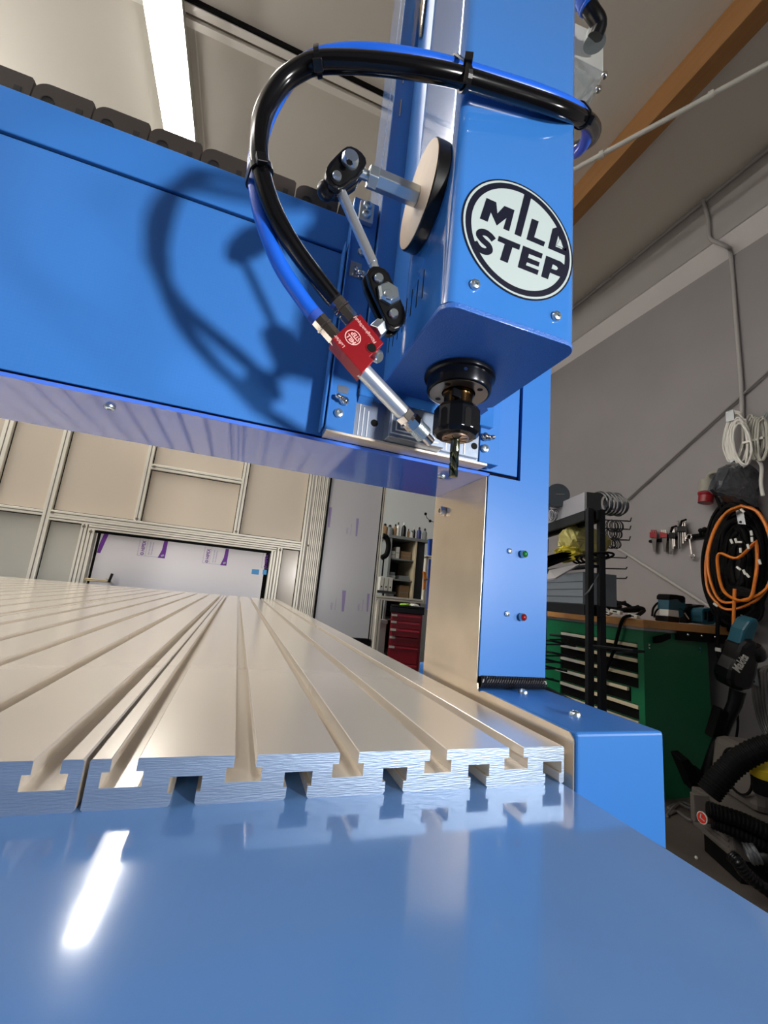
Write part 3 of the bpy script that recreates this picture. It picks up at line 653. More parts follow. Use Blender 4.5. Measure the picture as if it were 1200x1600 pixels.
# junction box on the far side of the head
jb = thing('junction_box', 'white junction box with clear lid behind the blue housing', 'electrical box', D(915, 100, .62))
c0, c1, c2_, c3 = D(890, 30, .62), D(944, 55, .62), D(944, 112, .62), D(890, 84, .62); bx = RZ * .05
g = G(); g.prism([c0, c1, c2_, c3], bx); obj('box_body', g, whitep, jb, bevel=.003)
dn = [c3, c2_, D(938, 132, .60), D(900, 176, .58), D(880, 178, .58)]; g = G(); g.prism(dn, RZ * .055); obj('clear_lid', g, clearp, jb, bevel=.002)
for pq in ((944, 118), (934, 140)): g = G(); g.sph(D(*pq, .60), .005, 10); obj('lid_screw', g, chrome, jb, smooth=60)
g = G(); g.cyl(D(929, 68, .60), D(931, 50, .60), .015, .013, 18); obj('gland_nut', g, grey_c, jb, smooth=40)
g = G(); g.tube(spline([D(930, 58, .59), D(936, 38, .585), D(926, 20, .58), D(914, 2, .58)], 6), .0105, 14); obj('cable_gland', g, black, jb, smooth=60)
g = G(); pts = spline([D(921, 12, .58), D(908, -12, .58), D(898, -40, .58)], 10); g.tube(pts, [.012 + .0014 * (i % 2) for i in range(len(pts))], 14); tag(obj('conduit_hose', g, bluehose, smooth=60), 'blue corrugated conduit entering the white junction box', 'hose')
g = G(); g.tube([D(914, 22, .62), D(902, -12, .62)], .006, 10); tag(obj('cable', g, orange, smooth=60), 'short orange cable above the white junction box', 'cable')

# ================================================================ ENCLOSURE BEHIND THE TABLE
FY = 2.10; FT = 1.0
enc = thing('enclosure_wall', 'beige panel wall in aluminium frame behind the T-slot table', 'partition', (-.3, FY, FZ))
def prof(name, x0, x1, z0, z1, y=FY, par=enc, t=.045):
    """extruded profile: body with two dark grooves along its length"""
    g = G(); g.box((x0, y, z0), (x1, y + t, z1)); o = obj(name, g, alu_frame, par, bevel=.0015)
    n = max(1, round(min(x1 - x0, z1 - z0) / .026)); k = G()
    for i in range(n):
        if (z1 - z0) > (x1 - x0):
            c = x0 + (x1 - x0) * (i + .5) / n; k.box((c - .0022, y - .0006, z0), (c + .0022, y + .002, z1))
        else:
            c = z0 + (z1 - z0) * (i + .5) / n; k.box((x0, y - .0006, c - .0022), (x1, y + .002, c + .0022))
    obj('profile_slot', k, alu_groove, o); return o
for x0, x1 in ((-1.085, -1.050), (-.853, -.822), (-.481, -.452), (-.013, .016), (.348, .372)):
    z0 = FZ if x0 < -.6 or x0 > .3 else .335
    prof('post', x0, x1, z0, FT)
for i in range(4): prof('post', .384 + .021 * i, .402 + .021 * i, FZ, FT, FY - .002 * i)
for x0, x1, z0, z1 in ((-.822, .348, .311, .336), (-.822, .348, .288, .310), (-.452, -.013, .606, .634), (-1.05, -.853, .305, .330), (-1.6, -1.085, .31, .335), (-.66, .222, .266, .286)):
    prof('cross_bar', x0, x1, z0, z1)
for x0, x1, z1 in ((-.690, -.665, .288), (-.660, -.632, .266), (.196, .222, .266), (.227, .253, .288)): prof('jamb', x0, x1, FZ, z1)
def panel(x0, x1, z0, z1, m=panel_m, y=FY + .02):
    g = G(); g.box((x0, y, z0), (x1, y + .006, z1)); pn = obj('panel', g, m, enc)
    k = G(); k.box((x0 - .004, y + .004, z0 - .004), (x1 + .004, y + .0065, z1 + .004)); obj('panel_gasket', k, black_m, pn)
    for a, b, c, d in ((x0, x0 + .004, z0, z1), (x1 - .004, x1, z0, z1), (x0, x1, z0, z0 + .004), (x0, x1, z1 - .004, z1)):
        k = G(); k.box((a, y - .0006, c), (b, y + .001, d)); obj('gasket_strip', k, black_m, pn)
for q in ((-.822, -.481, .336, FT, panel_m), (-.452, -.013, .336, .606, panel_m), (-.452, -.013, .634, FT, panel_m), (.016, .348, .336, FT, panel_m), (-1.05, -.853, .330, FT, panel_m), (-1.6, -1.085, .335, FT, panel_m), (-1.05, -.853, FZ, .305, panel_g), (-1.6, -1.085, FZ, .31, panel_g), (-.822, -.690, FZ, .288, panel_g), (.253, .348, FZ, .288, panel_m)): panel(*q)
g = G()
for x, z in ((-.815, .323), (-.678, .276), (-.467, .345), (.001, .345), (.24, .276), (-.440, .620), (-.646, .255), (.385, .32)): g.obox((x, FY - .001, z), (.006, 0, 0), (0, .002, 0), (0, 0, .005))
obj('corner_bracket', g, alu_groove, enc); LAST[0]['kind'] = 'stuff'
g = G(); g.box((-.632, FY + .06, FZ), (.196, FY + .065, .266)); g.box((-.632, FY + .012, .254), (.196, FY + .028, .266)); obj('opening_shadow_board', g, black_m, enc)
# protective film boards standing in the opening
SY = 2.135
sh1 = obj('film_board', G().prism([(-.6235, SY, FZ), (-.612, SY, .2565), (.172, SY, .2525), (.181, SY, FZ)], (0, .010, 0)), sheet_m); tag(sh1, 'white film covered board with purple labels in the frame opening', 'board')
def label(px, full=True, w=.12, s=1.0):
    """a printed label on the film: text reads upward, purple swoosh at its right edge"""
    p = U(*px, 1, SY); y = SY - .0006; x, z = p.x, p.z
    if full:
        g = G(); P = [(x + w * .74, z), (x + w, z), (x + w, z + .088), (x + w * .86, z + .088), (x + w * .84, z + .04)]; g.prism([(a, y, b) for a, b in P], (0, .0004, 0)); obj('printed_swoosh', g, purple, sh1)
        g = G(); g.obox((x + w * .90, y - .0006, z + .013), (.006, 0, .003), (0, .0002, 0), (-.002, 0, .004)); obj('printed_mark', g, white_print, sh1)
    g = G(); zz = z + .01
    for a, b, c, d in ((x, x + w * .75, zz - .008, zz - .007), (x, x + .001, zz - .008, zz + .078), (x + w * .28, x + w * .28 + .0008, zz - .008, zz + .078)): g.box((a, y, c), (b, y + .0004, d))
    obj('printed_line', g, purple_l, sh1)
    g = G(); g.lathe([(.0045, 0), (.0045, .0004), (.0075, .0004), (.0075, 0)], (x + .020, y + .0004, z + .012), (0, -1, 0), 20); g.sph((x + .020, y, z + .012), .0022, 8); obj('printed_logo', g, purple, sh1)
    text('printed_text', 'HIPEX', .0215, (x + .0275, y, z + .023), (0, 0, 1), (-1, 0, 0), purple, sh1, bold=.0005, sx=.93)
    if full:
        for i, t in enumerate(('Dein Thermoformteil', 'Thermoformed Sheet')): text('printed_text', t, .0085, (x + .052 + .012 * i, y, z + .010), (0, 0, 1), (-1, 0, 0), purple_l, sh1, sx=.85)
label((214, 868), w=.125); label((316, 880), w=.118); label((408, 888), False)
g = G(); g.prism([(-.610, SY - .0006, .20), (-.600, SY - .0006, .2562), (-.580, SY - .0006, .2562), (-.598, SY - .0006, .16), (-.612, SY - .0006, .16)], (0, .0004, 0)); obj('printed_swoosh', g, purple, sh1)
for a, b, c, d in ((394, 889, 404, 898), (411, 890, 416, 898)):
    p, q = U(a, b, 1, SY), U(c, d, 1, SY); g = G(); g.box((p.x, SY - .001, q.z), (q.x, SY, p.z)); obj('tape_piece', g, tape, sh1)
# film covered side door to the right of the corner post
dr = thing('film_door', 'lilac film covered panel door right of the white corner posts', 'door', (.63, FY - .01, -.165))
g = G(); g.box((.470, FY - .02, -.155), (.785, FY - .012, FT)); obj('door_panel', g, film, dr)
g = G(); g.box((.462, FY - .028, -.165), (.4705, FY - .004, FT)); obj('door_seal', g, black_m, dr)
prof('door_edge', .784, .806, -.165, FT, FY - .03, dr, .03)
g = G(); g.box((.78, FY - .034, -.165), (.7845, FY - .028, FT)); obj('door_seal', g, black_m, dr)
g = G(); g.box((.465, FY - .03, -.195), (.80, FY + .01, -.157)); obj('door_foot', g, black_m, dr)
yd = FY - .0206
for x, z, w, h in ((.474, .435, .017, .115), (.640, .405, .016, .105), (.605, -.02, .022, .115), (.752, -.01, .014, .10)):
    g = G(); g.prism([(x + w * .4, yd, z), (x + w, yd, z), (x + w, yd, z + h), (x, yd, z + h)], (0, .0004, 0)); obj('faint_mark', g, purple_l, dr)  # faint lilac shapes and lettering on the door panel
for x, z in ((.600, .41), (.560, -.015), (.715, -.01)):
    for i, t in enumerate(('HIPEX', 'Thermoformed Sheet')): text('faint_letters', t, .016 if i == 0 else .008, (x + .018 * i, yd, z), (0, 0, 1), (-1, 0, 0), purple_l, dr, sx=.9)
# small things lying on the far end of the table
p = U(98, 905, 2, .02); t_ = tag(obj('terminal_block', G().box((p.x - .04, p.y + .03, .0202), (p.x + .045, p.y + .05, .045)).box((p.x + .01, p.y + .035, .045), (p.x + .02, p.y + .045, .05)), whitep, bevel=.002), 'small white block lying on the far left end of the table', 'block')
c = U(150, 909, 2, .024); g = G()
pts = [c + V(.06 * math.cos(t), .02 * math.sin(t), .004 + .02 * max(0, math.sin(t * .5)) * (t / 9)) for t in [i * .35 for i in range(40)]]
g.tube(pts, .003, 6); cl = obj('sensor_cable', g, mat('beige_cable', rgb(214, 196, 150), .5), smooth=60); tag(cl, 'small coil of beige cable with black plug on the table end', 'cable')
g = G(); g.cyl(c + V(.055, -.01, .004), c + V(.062, -.01, .045), .006, n=10); obj('plug', g, black, cl, smooth=40)

# ================================================================ WORKSHOP SEEN PAST THE DOOR
BY = 3.2
p0, p1 = U(600, 838, 1, BY), U(660, 845, 1, BY)
cab = thing('steel_cupboard', 'grey steel cupboard with open shelves behind the red trolley', 'cupboard', ((p0.x + p1.x) / 2, BY + .2, FZ)); CT = .585
X0, X1, X2 = 1.255, 1.50, 1.60
g = G(); g.box((X0, BY, FZ), (X0 + .02, BY + .4, CT)); obj('side', g, grey_c, cab)
g = G(); g.box((X1, BY, FZ), (X1 + .016, BY + .4, CT)); obj('side', g, cream, cab)
g = G(); g.box((X1 + .016, BY + .02, FZ), (X2, BY + .4, CT)); obj('cupboard_door', g, grey_d, cab)
g = G(); g.box((X0 - .02, BY - .01, CT), (X2 + .03, BY + .42, CT + .025)); obj('top', g, grey_c, cab)
g = G(); g.box((X0, BY + .39, FZ), (X2, BY + .4, CT)); obj('back', g, grey_d, cab)
for z in (.40, .22, .05, -.12, -.4): g = G(); g.box((X0 + .02, BY + .01, z), (X1, BY + .39, z + .012)); obj('shelf', g, grey_c, cab)
def cbox(x0, x1, z0, z1, y, m, label, cat='box'):
    g = G(); g.box((x0, y, z0), (x1, y + .12, z1)); o = obj('storage_box', g, m, bevel=.003); tag(o, label, cat, 'boxes in the grey cupboard')
    k = G(); k.box((x0 + .004, y - .0012, (z0 + z1) / 2 - .004), (x1 - .004, y, (z0 + z1) / 2 + .002)); obj('box_seam', k, grey_c, o)
cbox(1.285, 1.325, .413, .475, BY + .03, whitep, 'small white box on the top shelf of the grey cupboard')
cbox(1.330, 1.365, .413, .515, BY + .03, whitep, 'tall white box on the top shelf of the grey cupboard')
cbox(1.385, 1.485, .413, .485, BY + .05, card, 'brown carton on the top shelf of the grey cupboard')
cbox(1.285, 1.345, .233, .262, BY + .03, whitep, 'flat white box at left on the middle shelf of the cupboard')
cbox(1.288, 1.340, .263, .290, BY + .03, grey_c, 'flat grey box on top of the flat white box in the cupboard')
cbox(1.385, 1.480, .233, .268, BY + .04, grey_c, 'flat grey box at right on the middle shelf of the cupboard')
cbox(1.400, 1.488, .063, .185, BY + .04, card, 'brown carton at right on the lower shelf of the cupboard')
cbox(1.275, 1.345, .063, .100, BY + .03, grey_c, 'grey tray at left on the lower shelf of the cupboard')
# bottles standing on the cupboard
BT = [(1.215, .10, .030, card, 'jar with pale lid'), (1.262, .095, .034, grey_c, 'grey tin can'), (1.315, .11, .018, card, 'thin brown bottle'), (1.340, .13, .020, whitep, 'white cartridge'), (1.398, .135, .022, black, 'black spray bottle'), (1.445, .085, .012, card, 'slim brown tube'), (1.480, .075, .012, whitep, 'small white nozzle bottle'), (1.500, .105, .014, black, 'slim black nozzle bottle'), (1.550, .115, .022, mat('dark_blue_can', rgb(40, 50, 110), .4), 'dark blue can'), (1.625, .11, .022, grey_c, 'grey can')]
for i, (x, h, r, m, nm) in enumerate(BT):
    zt = CT + .025; xx = x if x < 1.6 else 1.607
    g = G(); g.lathe([(0, 0), (r, 0), (r, h * .62), (r * .8, h * .74), (r * .35, h * .80), (r * .35, h * .86), (0, h * .86)], (xx, BY + .06, zt), n=14); o = obj('bottle', g, m, smooth=40)
    tag(o, nm + ' standing on top of the grey cupboard', 'bottle', 'bottles on the grey cupboard')
    g = G(); g.lathe([(0, 0), (r * .5, 0), (r * .32, h * .18), (0, h * .18)], (xx, BY + .06, zt + h * .84), n=10); obj('cap', g, whitep if m is black else black, o, smooth=40)
# low cabinet with binders left of the cupboard, an aluminium rack and the red trolley in front
lo = thing('low_cabinet', 'grey low cabinet with white doors left of the red trolley', 'cabinet', (1.05, 2.95, FZ))
g = G(); g.box((.86, 2.80, FZ), (1.145, 3.15, -.12)); obj('body', g, mat('pale_green_grey', rgb(150, 158, 154), .5), lo)
g = G(); g.box((.85, 2.785, -.12), (1.15, 3.15, -.095)); obj('top', g, grey_c, lo)
g = G(); g.box((1.02, 2.797, FZ + .05), (1.022, 2.80, -.14)); obj('door_gap', g, black_m, lo)
for i in range(3):
    x = 1.085 + .036 * i; g = G(); g.box((x, 2.86, .12), (x + .030, 3.05, .225)); o = obj('binder', g, whitep, bevel=.002); tag(o, ['leftmost white binder in the row beside the cupboard', 'middle white binder in the row beside the cupboard', 'rightmost white binder in the row beside the cupboard'][i], 'binder', 'white binders beside the cupboard')
    k = G(); k.lathe([(0, 0), (.006, 0), (.006, .001), (0, .001)], (x + .015, 2.86, .15), (0, -1, 0), 12); obj('finger_hole', k, black_m, o)
bs = thing('binder_shelf', 'thin grey shelf on the wall carrying the white binders', 'shelf', (1.12, 2.95, -.095)); g = G(); g.box((1.06, 2.83, .10), (1.21, 3.07, .12)); obj('board', g, grey_d, bs)
for x in (1.065, 1.13): g = G(); g.box((x, 2.9, -.095), (x + .012, 2.92, .10)); obj('leg', g, grey_d, bs)
ar = thing('aluminium_stand', 'bare aluminium profile stand in front of the grey cupboard', 'stand', (1.2, 2.62, FZ))
prof('upright', 1.00, 1.035, FZ, .055, 2.62, ar, .035); prof('crossbar', .96, 1.345, .052, .082, 2.62, ar, .035); prof('upright', 1.345, 1.370, .052, .40, 2.62, ar, .03); prof('crossbar', 1.345, 1.41, .385, .41, 2.62, ar, .03); prof('upright', 1.415, 1.45, -.15, .40, 2.56, ar, .03)
# power strip and cloth at the right end
g = G(); pts = [U(672, v, 1, 2.52) for v in (842, 870, 900, 930, 955)]; 
bc = G(); L1 = [U(668 - (v - 840) * .02 + (3 if v % 20 else 0), v, 1, 2.75) for v in range(842, 962, 10)]; L2 = [U(684, v, 1, 2.75) for v in range(842, 962, 10)]
for i in range(len(L1) - 1): bc.hexa([L1[i], L2[i], L2[i] + V(0, .03, 0), L1[i] + V(0, .03, 0), L1[i + 1], L2[i + 1], L2[i + 1] + V(0, .03, 0), L1[i + 1] + V(0, .03, 0)])
tag(obj('hanging_cloth', bc, cloth_b), 'blue cloth hanging beside the aluminium stand', 'cloth')
g = G(); a = [U(u, v, 1, 2.50) for u, v in ((663, 892), (668, 894), (669, 905), (666, 920), (663, 922), (664, 906))]; g.prism([q + V(.012, .045, 0) for q in a], (0, .016, 0)); gl = obj('orange_tool', g, orange, bevel=.003); tag(gl, 'orange handled tool clipped to the aluminium stand', 'tool')
g = G(); g.tube([U(662, 906, 1, 2.49), U(670, 905, 1, 2.49)], .006, 8); obj('clip', g, chrome, gl)
for i, (a, b) in enumerate((((597, 842), (596, 868)),)):
    g = G(); pts = [U(u, v, 1, 2.9) for u, v in ((598, 837), (604, 840), (607, 852), (604, 866), (596, 872))]; g.tube(spline(pts, 5), .022, 8); bg = obj('black_bag', g, black_m, smooth=60); tag(bg, 'black bag hanging beside the film covered door', 'bag')
    k = G(); k.tube([U(600, 868, 1, 2.9), U(597, 900, 1, 2.9)], .006, 6); obj('strap', k, black_m, bg)
# red tool trolley
tr = thing('tool_trolley', 'dark red tool trolley with chrome drawer handles and black top tray', 'tool trolley', (1.28, 2.75, FZ))
TX0, TX1, TY = 1.165, 1.395, 2.66
g = G(); g.box((TX0, TY, FZ + .08), (TX1, TY + .42, -.028)); obj('body', g, red_p, tr, bevel=.004)
g = G(); g.box((TX0 - .008, TY - .01, -.028), (TX1 + .01, TY + .43, .012)); g.box((TX0 - .008, TY - .01, .012), (TX1 + .01, TY + .005, .028)); obj('top_tray', g, black, tr, bevel=.004)
zz = -.040
for i, h in enumerate((.048, .052, .056, .066, .12, .14)):
    out = .045 if i == 2 else 0.012
    g = G(); g.box((TX0 + .012, TY - out, zz - h + .006), (TX1 - .018, TY + .02, zz)); d = obj('drawer', g, red_p, tr, bevel=.003)
    g = G(); g.box((TX0 + .012, TY - out - .014, zz - .012), (TX1 - .018, TY - out, zz - .002)); obj('drawer_lip', g, mat('light_red_edge', rgb(180, 40, 60), .3, coat=.3), d)
    g = G(); g.box((TX0 + .004, TY - out - .018, zz - .014), (TX0 + .045, TY - out - .002, zz)); obj('drawer_latch', g, whitep, d)
    zz -= h
for x in (TX0 + .05, TX1 - .05): g = G(); g.lathe([(0, -.012), (.04, -.012), (.04, .012), (0, .012)], (x, TY + .1, FZ + .041), (1, 0, 0), 16); obj('wheel', g, black, tr, smooth=40)
for i, (x, m, w, nm) in enumerate(((1.245, mat('lime_rag', rgb(150, 200, 70), .8), .042, 'lime green rag'), (1.315, whitep, .045, 'crumpled white rag'))):
    g = G(); g.sph((x, TY + .05, .020), w, 10, .5); 
    for v in g.bm.verts: v.co += V(random.uniform(-.008, .008), random.uniform(-.008, .008), random.uniform(0, .008))
    tag(obj('rag', g, m), nm + ' lying in the tray of the red trolley', 'rag')
tr.rotation_euler.z = -.36
# cable clips on the far wall
g = G(); P = [U(665, 803, 1, 3.1), U(667, 809, 1, 3.1), U(672, 814, 1, 3.1), U(680, 816, 1, 3.1)]; g.tube(P, .003, 6); g.sph(P[0], .014, 8); g.sph(P[2], .014, 8); tag(obj('wall_cable', g, black_m, smooth=60), 'short black cable with two clips above the cupboard', 'cable')
# partition behind that corner
g = G(); g.box((.75, 3.75, FZ), (2.0, 3.80, 2.2)); struct('wall_back', g, mat('cool_wall', rgb(226, 232, 232), .7))

# ================================================================ WORKBENCH AT THE RIGHT WALL
BX, BY0, BY1, BZ = 2.164, 1.519, 2.30, .0366
cb = thing('drawer_cabinet', 'green drawer cabinet with cream handle strips under the wooden worktop', 'cabinet', (2.41, 1.9, FZ))
g = G(); g.box((BX + .02, BY0, FZ), (2.66, BY1, BZ)); obj('body', g, green, cb)
g = G()
for a, b, c, d in ((BY0, BY0 + .035, FZ, BZ), (2.135, BY1, FZ, BZ), (BY0 + .035, 2.135, -.035, BZ), (BY0 + .035, 2.135, FZ, FZ + .06)): g.box((BX, a, c), (BX + .02, b, d))
obj('front_frame', g, green, cb)
n = 9; hz = [-.040 - .0795 * i for i in range(n)]
for i, z in enumerate(hz):
    near = BY0 + (.035 if i != 3 else .10)
    g = G(); g.box((BX + .012, near, z - .072), (BX + .03, 2.135, z)); d = obj('drawer', g, black_m, cb)
    off = .05 if i == 3 else 0
    g = G(); g.box((BX - .006, near + .002, z - .019), (BX + .012, 2.13 + off, z - .001)); obj('handle_strip', g, cream, d, bevel=.002)
    g = G(); g.box((BX - .0068, 1.96, z - .018), (BX - .0058, 2.12 + off, z - .002)); obj('label_strip', g, whitep, d)
for y, z in ((BY0 - .001, -.035), (BY0 - .001, -.055)):
    for x in (2.205, 2.60): g = G(); g.lathe([(0, 0), (.006, 0), (.004, .003), (0, .003)], (x, BY0, z), (0, -1, 0), 10); obj('rivet', g, chrome, cb)
g = G(); g.lathe([(0, 0), (.008, 0), (.008, .004), (0, .004)], (BX, 1.80, .012), (-1, 0, 0), 12); obj('lock', g, chrome, cb)
wt = thing('worktop', 'wooden worktop with grey underside strip on the green cabinet', 'worktop', (2.5, 1.9, BZ))
g = G(); g.box((BX - .02, BY0 - .02, BZ + .014), (2.865, 2.6, BZ + .058)); obj('board', g, wood_top, wt, bevel=.003)
g = G(); g.box((BX - .010, BY0 - .012, BZ), (2.40, 2.6, BZ + .014)); obj('underside_strip', g, galv, wt)
g = G(); g.box((2.40, BY0 - .03, BZ - .035), (2.865, BY0 + .02, BZ + .012)); ub = obj('tool_bar', g, black_m, wt)
for i in range(4): g = G(); g.sph((2.46 + .11 * i, BY0 - .031, BZ - .002), .007, 8); obj('bar_knob', g, galv, ub)
g = G(); g.prism([(2.23, BY0 - .022, BZ - .03), (2.34, BY0 - .022, BZ - .006), (2.34, BY0 - .022, BZ - .03), (2.27, BY0 - .022, BZ - .055), (2.23, BY0 - .022, BZ - .062)], (0, .02, 0)); obj('clamp_jaw', g, black_m, wt)
TZ = BZ + .058
def on(u, v, y): return U(u, v, 1, y)
def solid(name, px, y, t, m, par=None, bev=.004):
    g = G(); g.prism([on(u, v, y) for u, v in px], (0, t, 0)); return obj(name, g, m, par, bevel=bev)
# cordless tools
t1 = thing('cordless_tool', 'teal and black cordless tool standing on its battery on the worktop', 'power tool', on(1056, 972, 1.56))
bd = pix(1000, 900, 6, [(275, 190), (292, 175), (350, 180), (410, 190), (425, 205), (430, 290), (412, 320), (375, 300), (360, 320), (268, 315)]); solid('body', bd, 1.55, .07, teal, t1)
solid('top_cap', pix(1000, 900, 6, [(275, 190), (292, 172), (350, 176), (412, 188), (428, 204), (428, 250), (395, 250), (360, 215), (275, 225)]), 1.545, .08, black_m, t1)
solid('handle', pix(1000, 900, 6, [(355, 300), (405, 320), (412, 375), (375, 395), (340, 390)]), 1.555, .05, teal, t1)
solid('label_plate', pix(1000, 900, 6, [(268, 315), (362, 325), (368, 388), (265, 375)]), 1.548, .055, whitep, t1, .002)
solid('battery', pix(1000, 900, 6, [(262, 376), (372, 388), (372, 442), (300, 440), (262, 428)]), 1.545, .08, black, t1)
k = G(); k.tube([on(1070, 958, 1.56), on(1076, 967, 1.56)], .004, 6); obj('trigger_wire', k, chrome, t1)
t2 = thing('cordless_tool', 'smaller teal tool body beside the grinder at the worktop end', 'power tool', on(1108, 976, 1.54))
solid('body', pix(1000, 900, 6, [(582, 330), (600, 305), (700, 300), (718, 325), (715, 430), (690, 455), (610, 455), (585, 430)]), 1.535, .08, teal, t2)
solid('slot', pix(1000, 900, 6, [(640, 330), (690, 325), (690, 425), (640, 430)]), 1.533, .02, black_m, t2, .002)
solid('side_slot', pix(1000, 900, 6, [(605, 335), (628, 332), (628, 415), (605, 410)]), 1.533, .02, black_m, t2, .002)
gr = thing('angle_grinder', 'black grinder lying between the two teal tools', 'power tool', on(1085, 973, 1.60))
solid('body', pix(1000, 900, 6, [(430, 300), (470, 280), (540, 280), (585, 300), (590, 440), (440, 445)]), 1.60, .10, black_m, gr, .01)
solid('guard', pix(1000, 900, 6, [(425, 285), (440, 262), (490, 262), (505, 285)]), 1.64, .05, rack_m, gr)
solid('switch', pix(1000, 900, 6, [(520, 275), (560, 268), (610, 275), (600, 300), (525, 300)]), 1.64, .05, black, gr)
# black cables and plugs lying on the worktop
for i in range(5):
    pts = []
    y0 = 1.60 + .085 * i
    for j in range(12): pts.append(V(2.24 + .05 * i + .06 * math.sin(j * 1.3 + i), y0 + .055 * j * .6 + .03 * math.cos(j * 2 + i), TZ + .010 + .055 * abs(math.sin(j * .9 + i * 1.7)) + .012 * i))
    g = G(); g.tube(spline(pts, 4), .011, 6); tag(obj('cable', g, black_m, smooth=60), ['black cable nearest to the teal tool on the worktop', 'second black cable along the worktop', 'third black cable in the heap on the worktop', 'fourth black cable in the heap on the worktop', 'farthest black cable in the heap on the worktop'][i], 'cable', 'black cables heaped on the worktop')
pts = [on(u, v, y) for u, v, y in ((1046, 940, 1.62), (1030, 941, 1.62), (1021, 950, 1.62), (1019, 962, 1.60))]; g = G(); g.tube(spline(pts, 6), .006, 6); pts = [on(u, v, y) for u, v, y in ((1046, 946, 1.62), (1034, 947, 1.62), (1025, 955, 1.62), (1022, 964, 1.60))]; g.tube(spline(pts, 6), .005, 6); tag(obj('cable', g, black_m, smooth=60), 'black cable arching into the left of the teal tool', 'cable')
for i, (u, v, w) in enumerate(((950, 957, .02), (963, 956, .035), (990, 963, .03), (881, 944, .03))):
    p = U(u, v, 0, 2.18); g = G(); g.obox(p, (.012, 0, 0), (0, w, .004), (0, -.002, .010)); o = obj('plug_adapter', g, whitep, bevel=.002); tag(o, ['white plug left on the worktop', 'white plug in the middle of the worktop', 'white plug at the front edge of the worktop', 'white plug behind the dark rack post'][i], 'plug', 'white plugs on the worktop')
    k = G(); k.obox(p + V(-.0125, 0, .001), (.0006, 0, 0), (0, w * .4, .001), (0, 0, .004)); obj('plug_hole', k, grey_d, o)
pts = [U(u, v, 0, 2.135) for u, v in ((985, 962), (974, 966), (967, 985), (962, 1005), (954, 1030), (946, 1052), (943, 1075), (944, 1082))]; g = G(); g.tube(spline(pts, 5), .009, 8); tag(obj('cable', g, black_m, smooth=60), 'black cable hanging down in front of the green drawers', 'cable')

# ================================================================ DARK STEEL RACK
RU = V(.2749, .9615, 0); RV = V(.9615, -.2749, 0)                   # along the rack, towards the wall
RO = U(923, 795, 1, 1.2); RO.z = 0
def RP(a, b, z): return RO + RU * a + RV * b + V(0, 0, z)
rk = thing('steel_rack', 'dark steel rack with shelves in front of the green cabinet', 'rack', RP(.3, .15, FZ))
def rbox(name, a0, a1, b0, b1, z0, z1, m=rack_m, par=rk, bev=.0015):
    g = G(); g.hexa([RP(a0, b0, z0), RP(a1, b0, z0), RP(a1, b1, z0), RP(a0, b1, z0), RP(a0, b0, z1), RP(a1, b0, z1), RP(a1, b1, z1), RP(a0, b1, z1)]); return obj(name, g, m, par, bevel=bev)
RL, RW, RT = .74, .034, .556
for a in (0, RL):
    for b in (-.018, RW): rbox('rack_post', a - .012, a + .014, b, b + .026, FZ, RT)
for z in (RT - .05, .09, -.35): rbox('rack_beam', .02, RL - .02, -.018, .0, z, z + .045)
for z in (RT - .05, .09, -.35): rbox('rack_beam', .02, RL - .02, RW + .015, RW + .035, z, z + .045)
for a in (0, RL):
    for z in (RT - .05, .09): rbox('rack_beam', a - .015, a + .015, .02, RW, z, z + .045)
for z in (RT - .012, .128, .30): rbox('rack_shelf', .0, RL, 0, RW + .02, z, z + .010, rack_m)
for i, z in enumerate((-.02, -.10, -.17, -.23, -.29, -.05, -.14)):
    a = .05 + .075 * (i % 4); b = -.03
    g = G(); g.tube([RP(a, .0, z), RP(a + .02, -.10, z + .012), RP(a + .06, -.125, z + .010)], .005, 6); g.tube([RP(a + .06, .0, z), RP(a + .075, -.12, z - .012)], .004, 6); obj('wire_prong', g, rack_m, rk)
pts = [RP(-.02, .06, .05), RP(-.09, .02, -.02), RP(-.10, .10, -.02), RP(-.02, .12, .0)]
g = G(); g.tube([RP(-.02, .0, -.03), RP(-.20, .05, -.02), RP(-.20, .09, -.02), RP(-.02, .10, -.05)], .005, 6); obj('wire_prong', g, rack_m, rk)
g = G(); g.tube([RP(-.02, .0, -.285), RP(-.22, .06, -.28), RP(-.22, .10, -.285), RP(-.02, .12, -.31)], .005, 6); obj('wire_prong', g, rack_m, rk)
mat('dark_wire', rgb(96, 98, 100), .3, .9)
# things on and in the rack
tb = thing('metal_box', 'grey sheet metal box lying on top of the dark rack', 'box', RP(.15, .1, RT))
rbox('box_front', .035, .50, -.010, -.004, RT - .002, RT + .085, mat('light_grey_sheet', rgb(150, 150, 158), .45, .3), tb)
rbox('box_body', .03, .50, -.004, .062, RT - .002, RT + .080, grey_c, tb)
rbox('box_end', .026, .032, -.004, .062, RT - .002, RT + .084, grey_d, tb)
def drum(px, y, r, h, lab):
    c = on(*px, y); d = (V(-.55, -.80, -.15)).normalized()
    g = G(); g.lathe([(0, 0), (r, 0), (r, h * .35), (r * .94, h * .40), (r * .94, h * .55), (r, h * .6), (r, h), (r * .96, h * 1.03), (0, h * 1.03)], c, d, 28); o = obj('metal_drum', g, mat('drum_metal', rgb(96, 102, 106), .35, .8), smooth=30); tag(o, lab, 'drum'); return o, c, d
o, c, d = drum((868, 776), 1.50, .060, .07, 'round galvanised metal drum with paper label on the rack top')
q = d.orthogonal().normalized(); g = G(); e = V(0, 0, 1); x = d.cross(e).normalized(); g.obox(c + d * .0725 + e * .024 - x * .014, x * .020, d * .0006, e * .018); obj('paper_label', g, whitep, o)
drum((858, 779), 1.62, .062, .06, 'second metal drum half hidden behind the labelled drum')
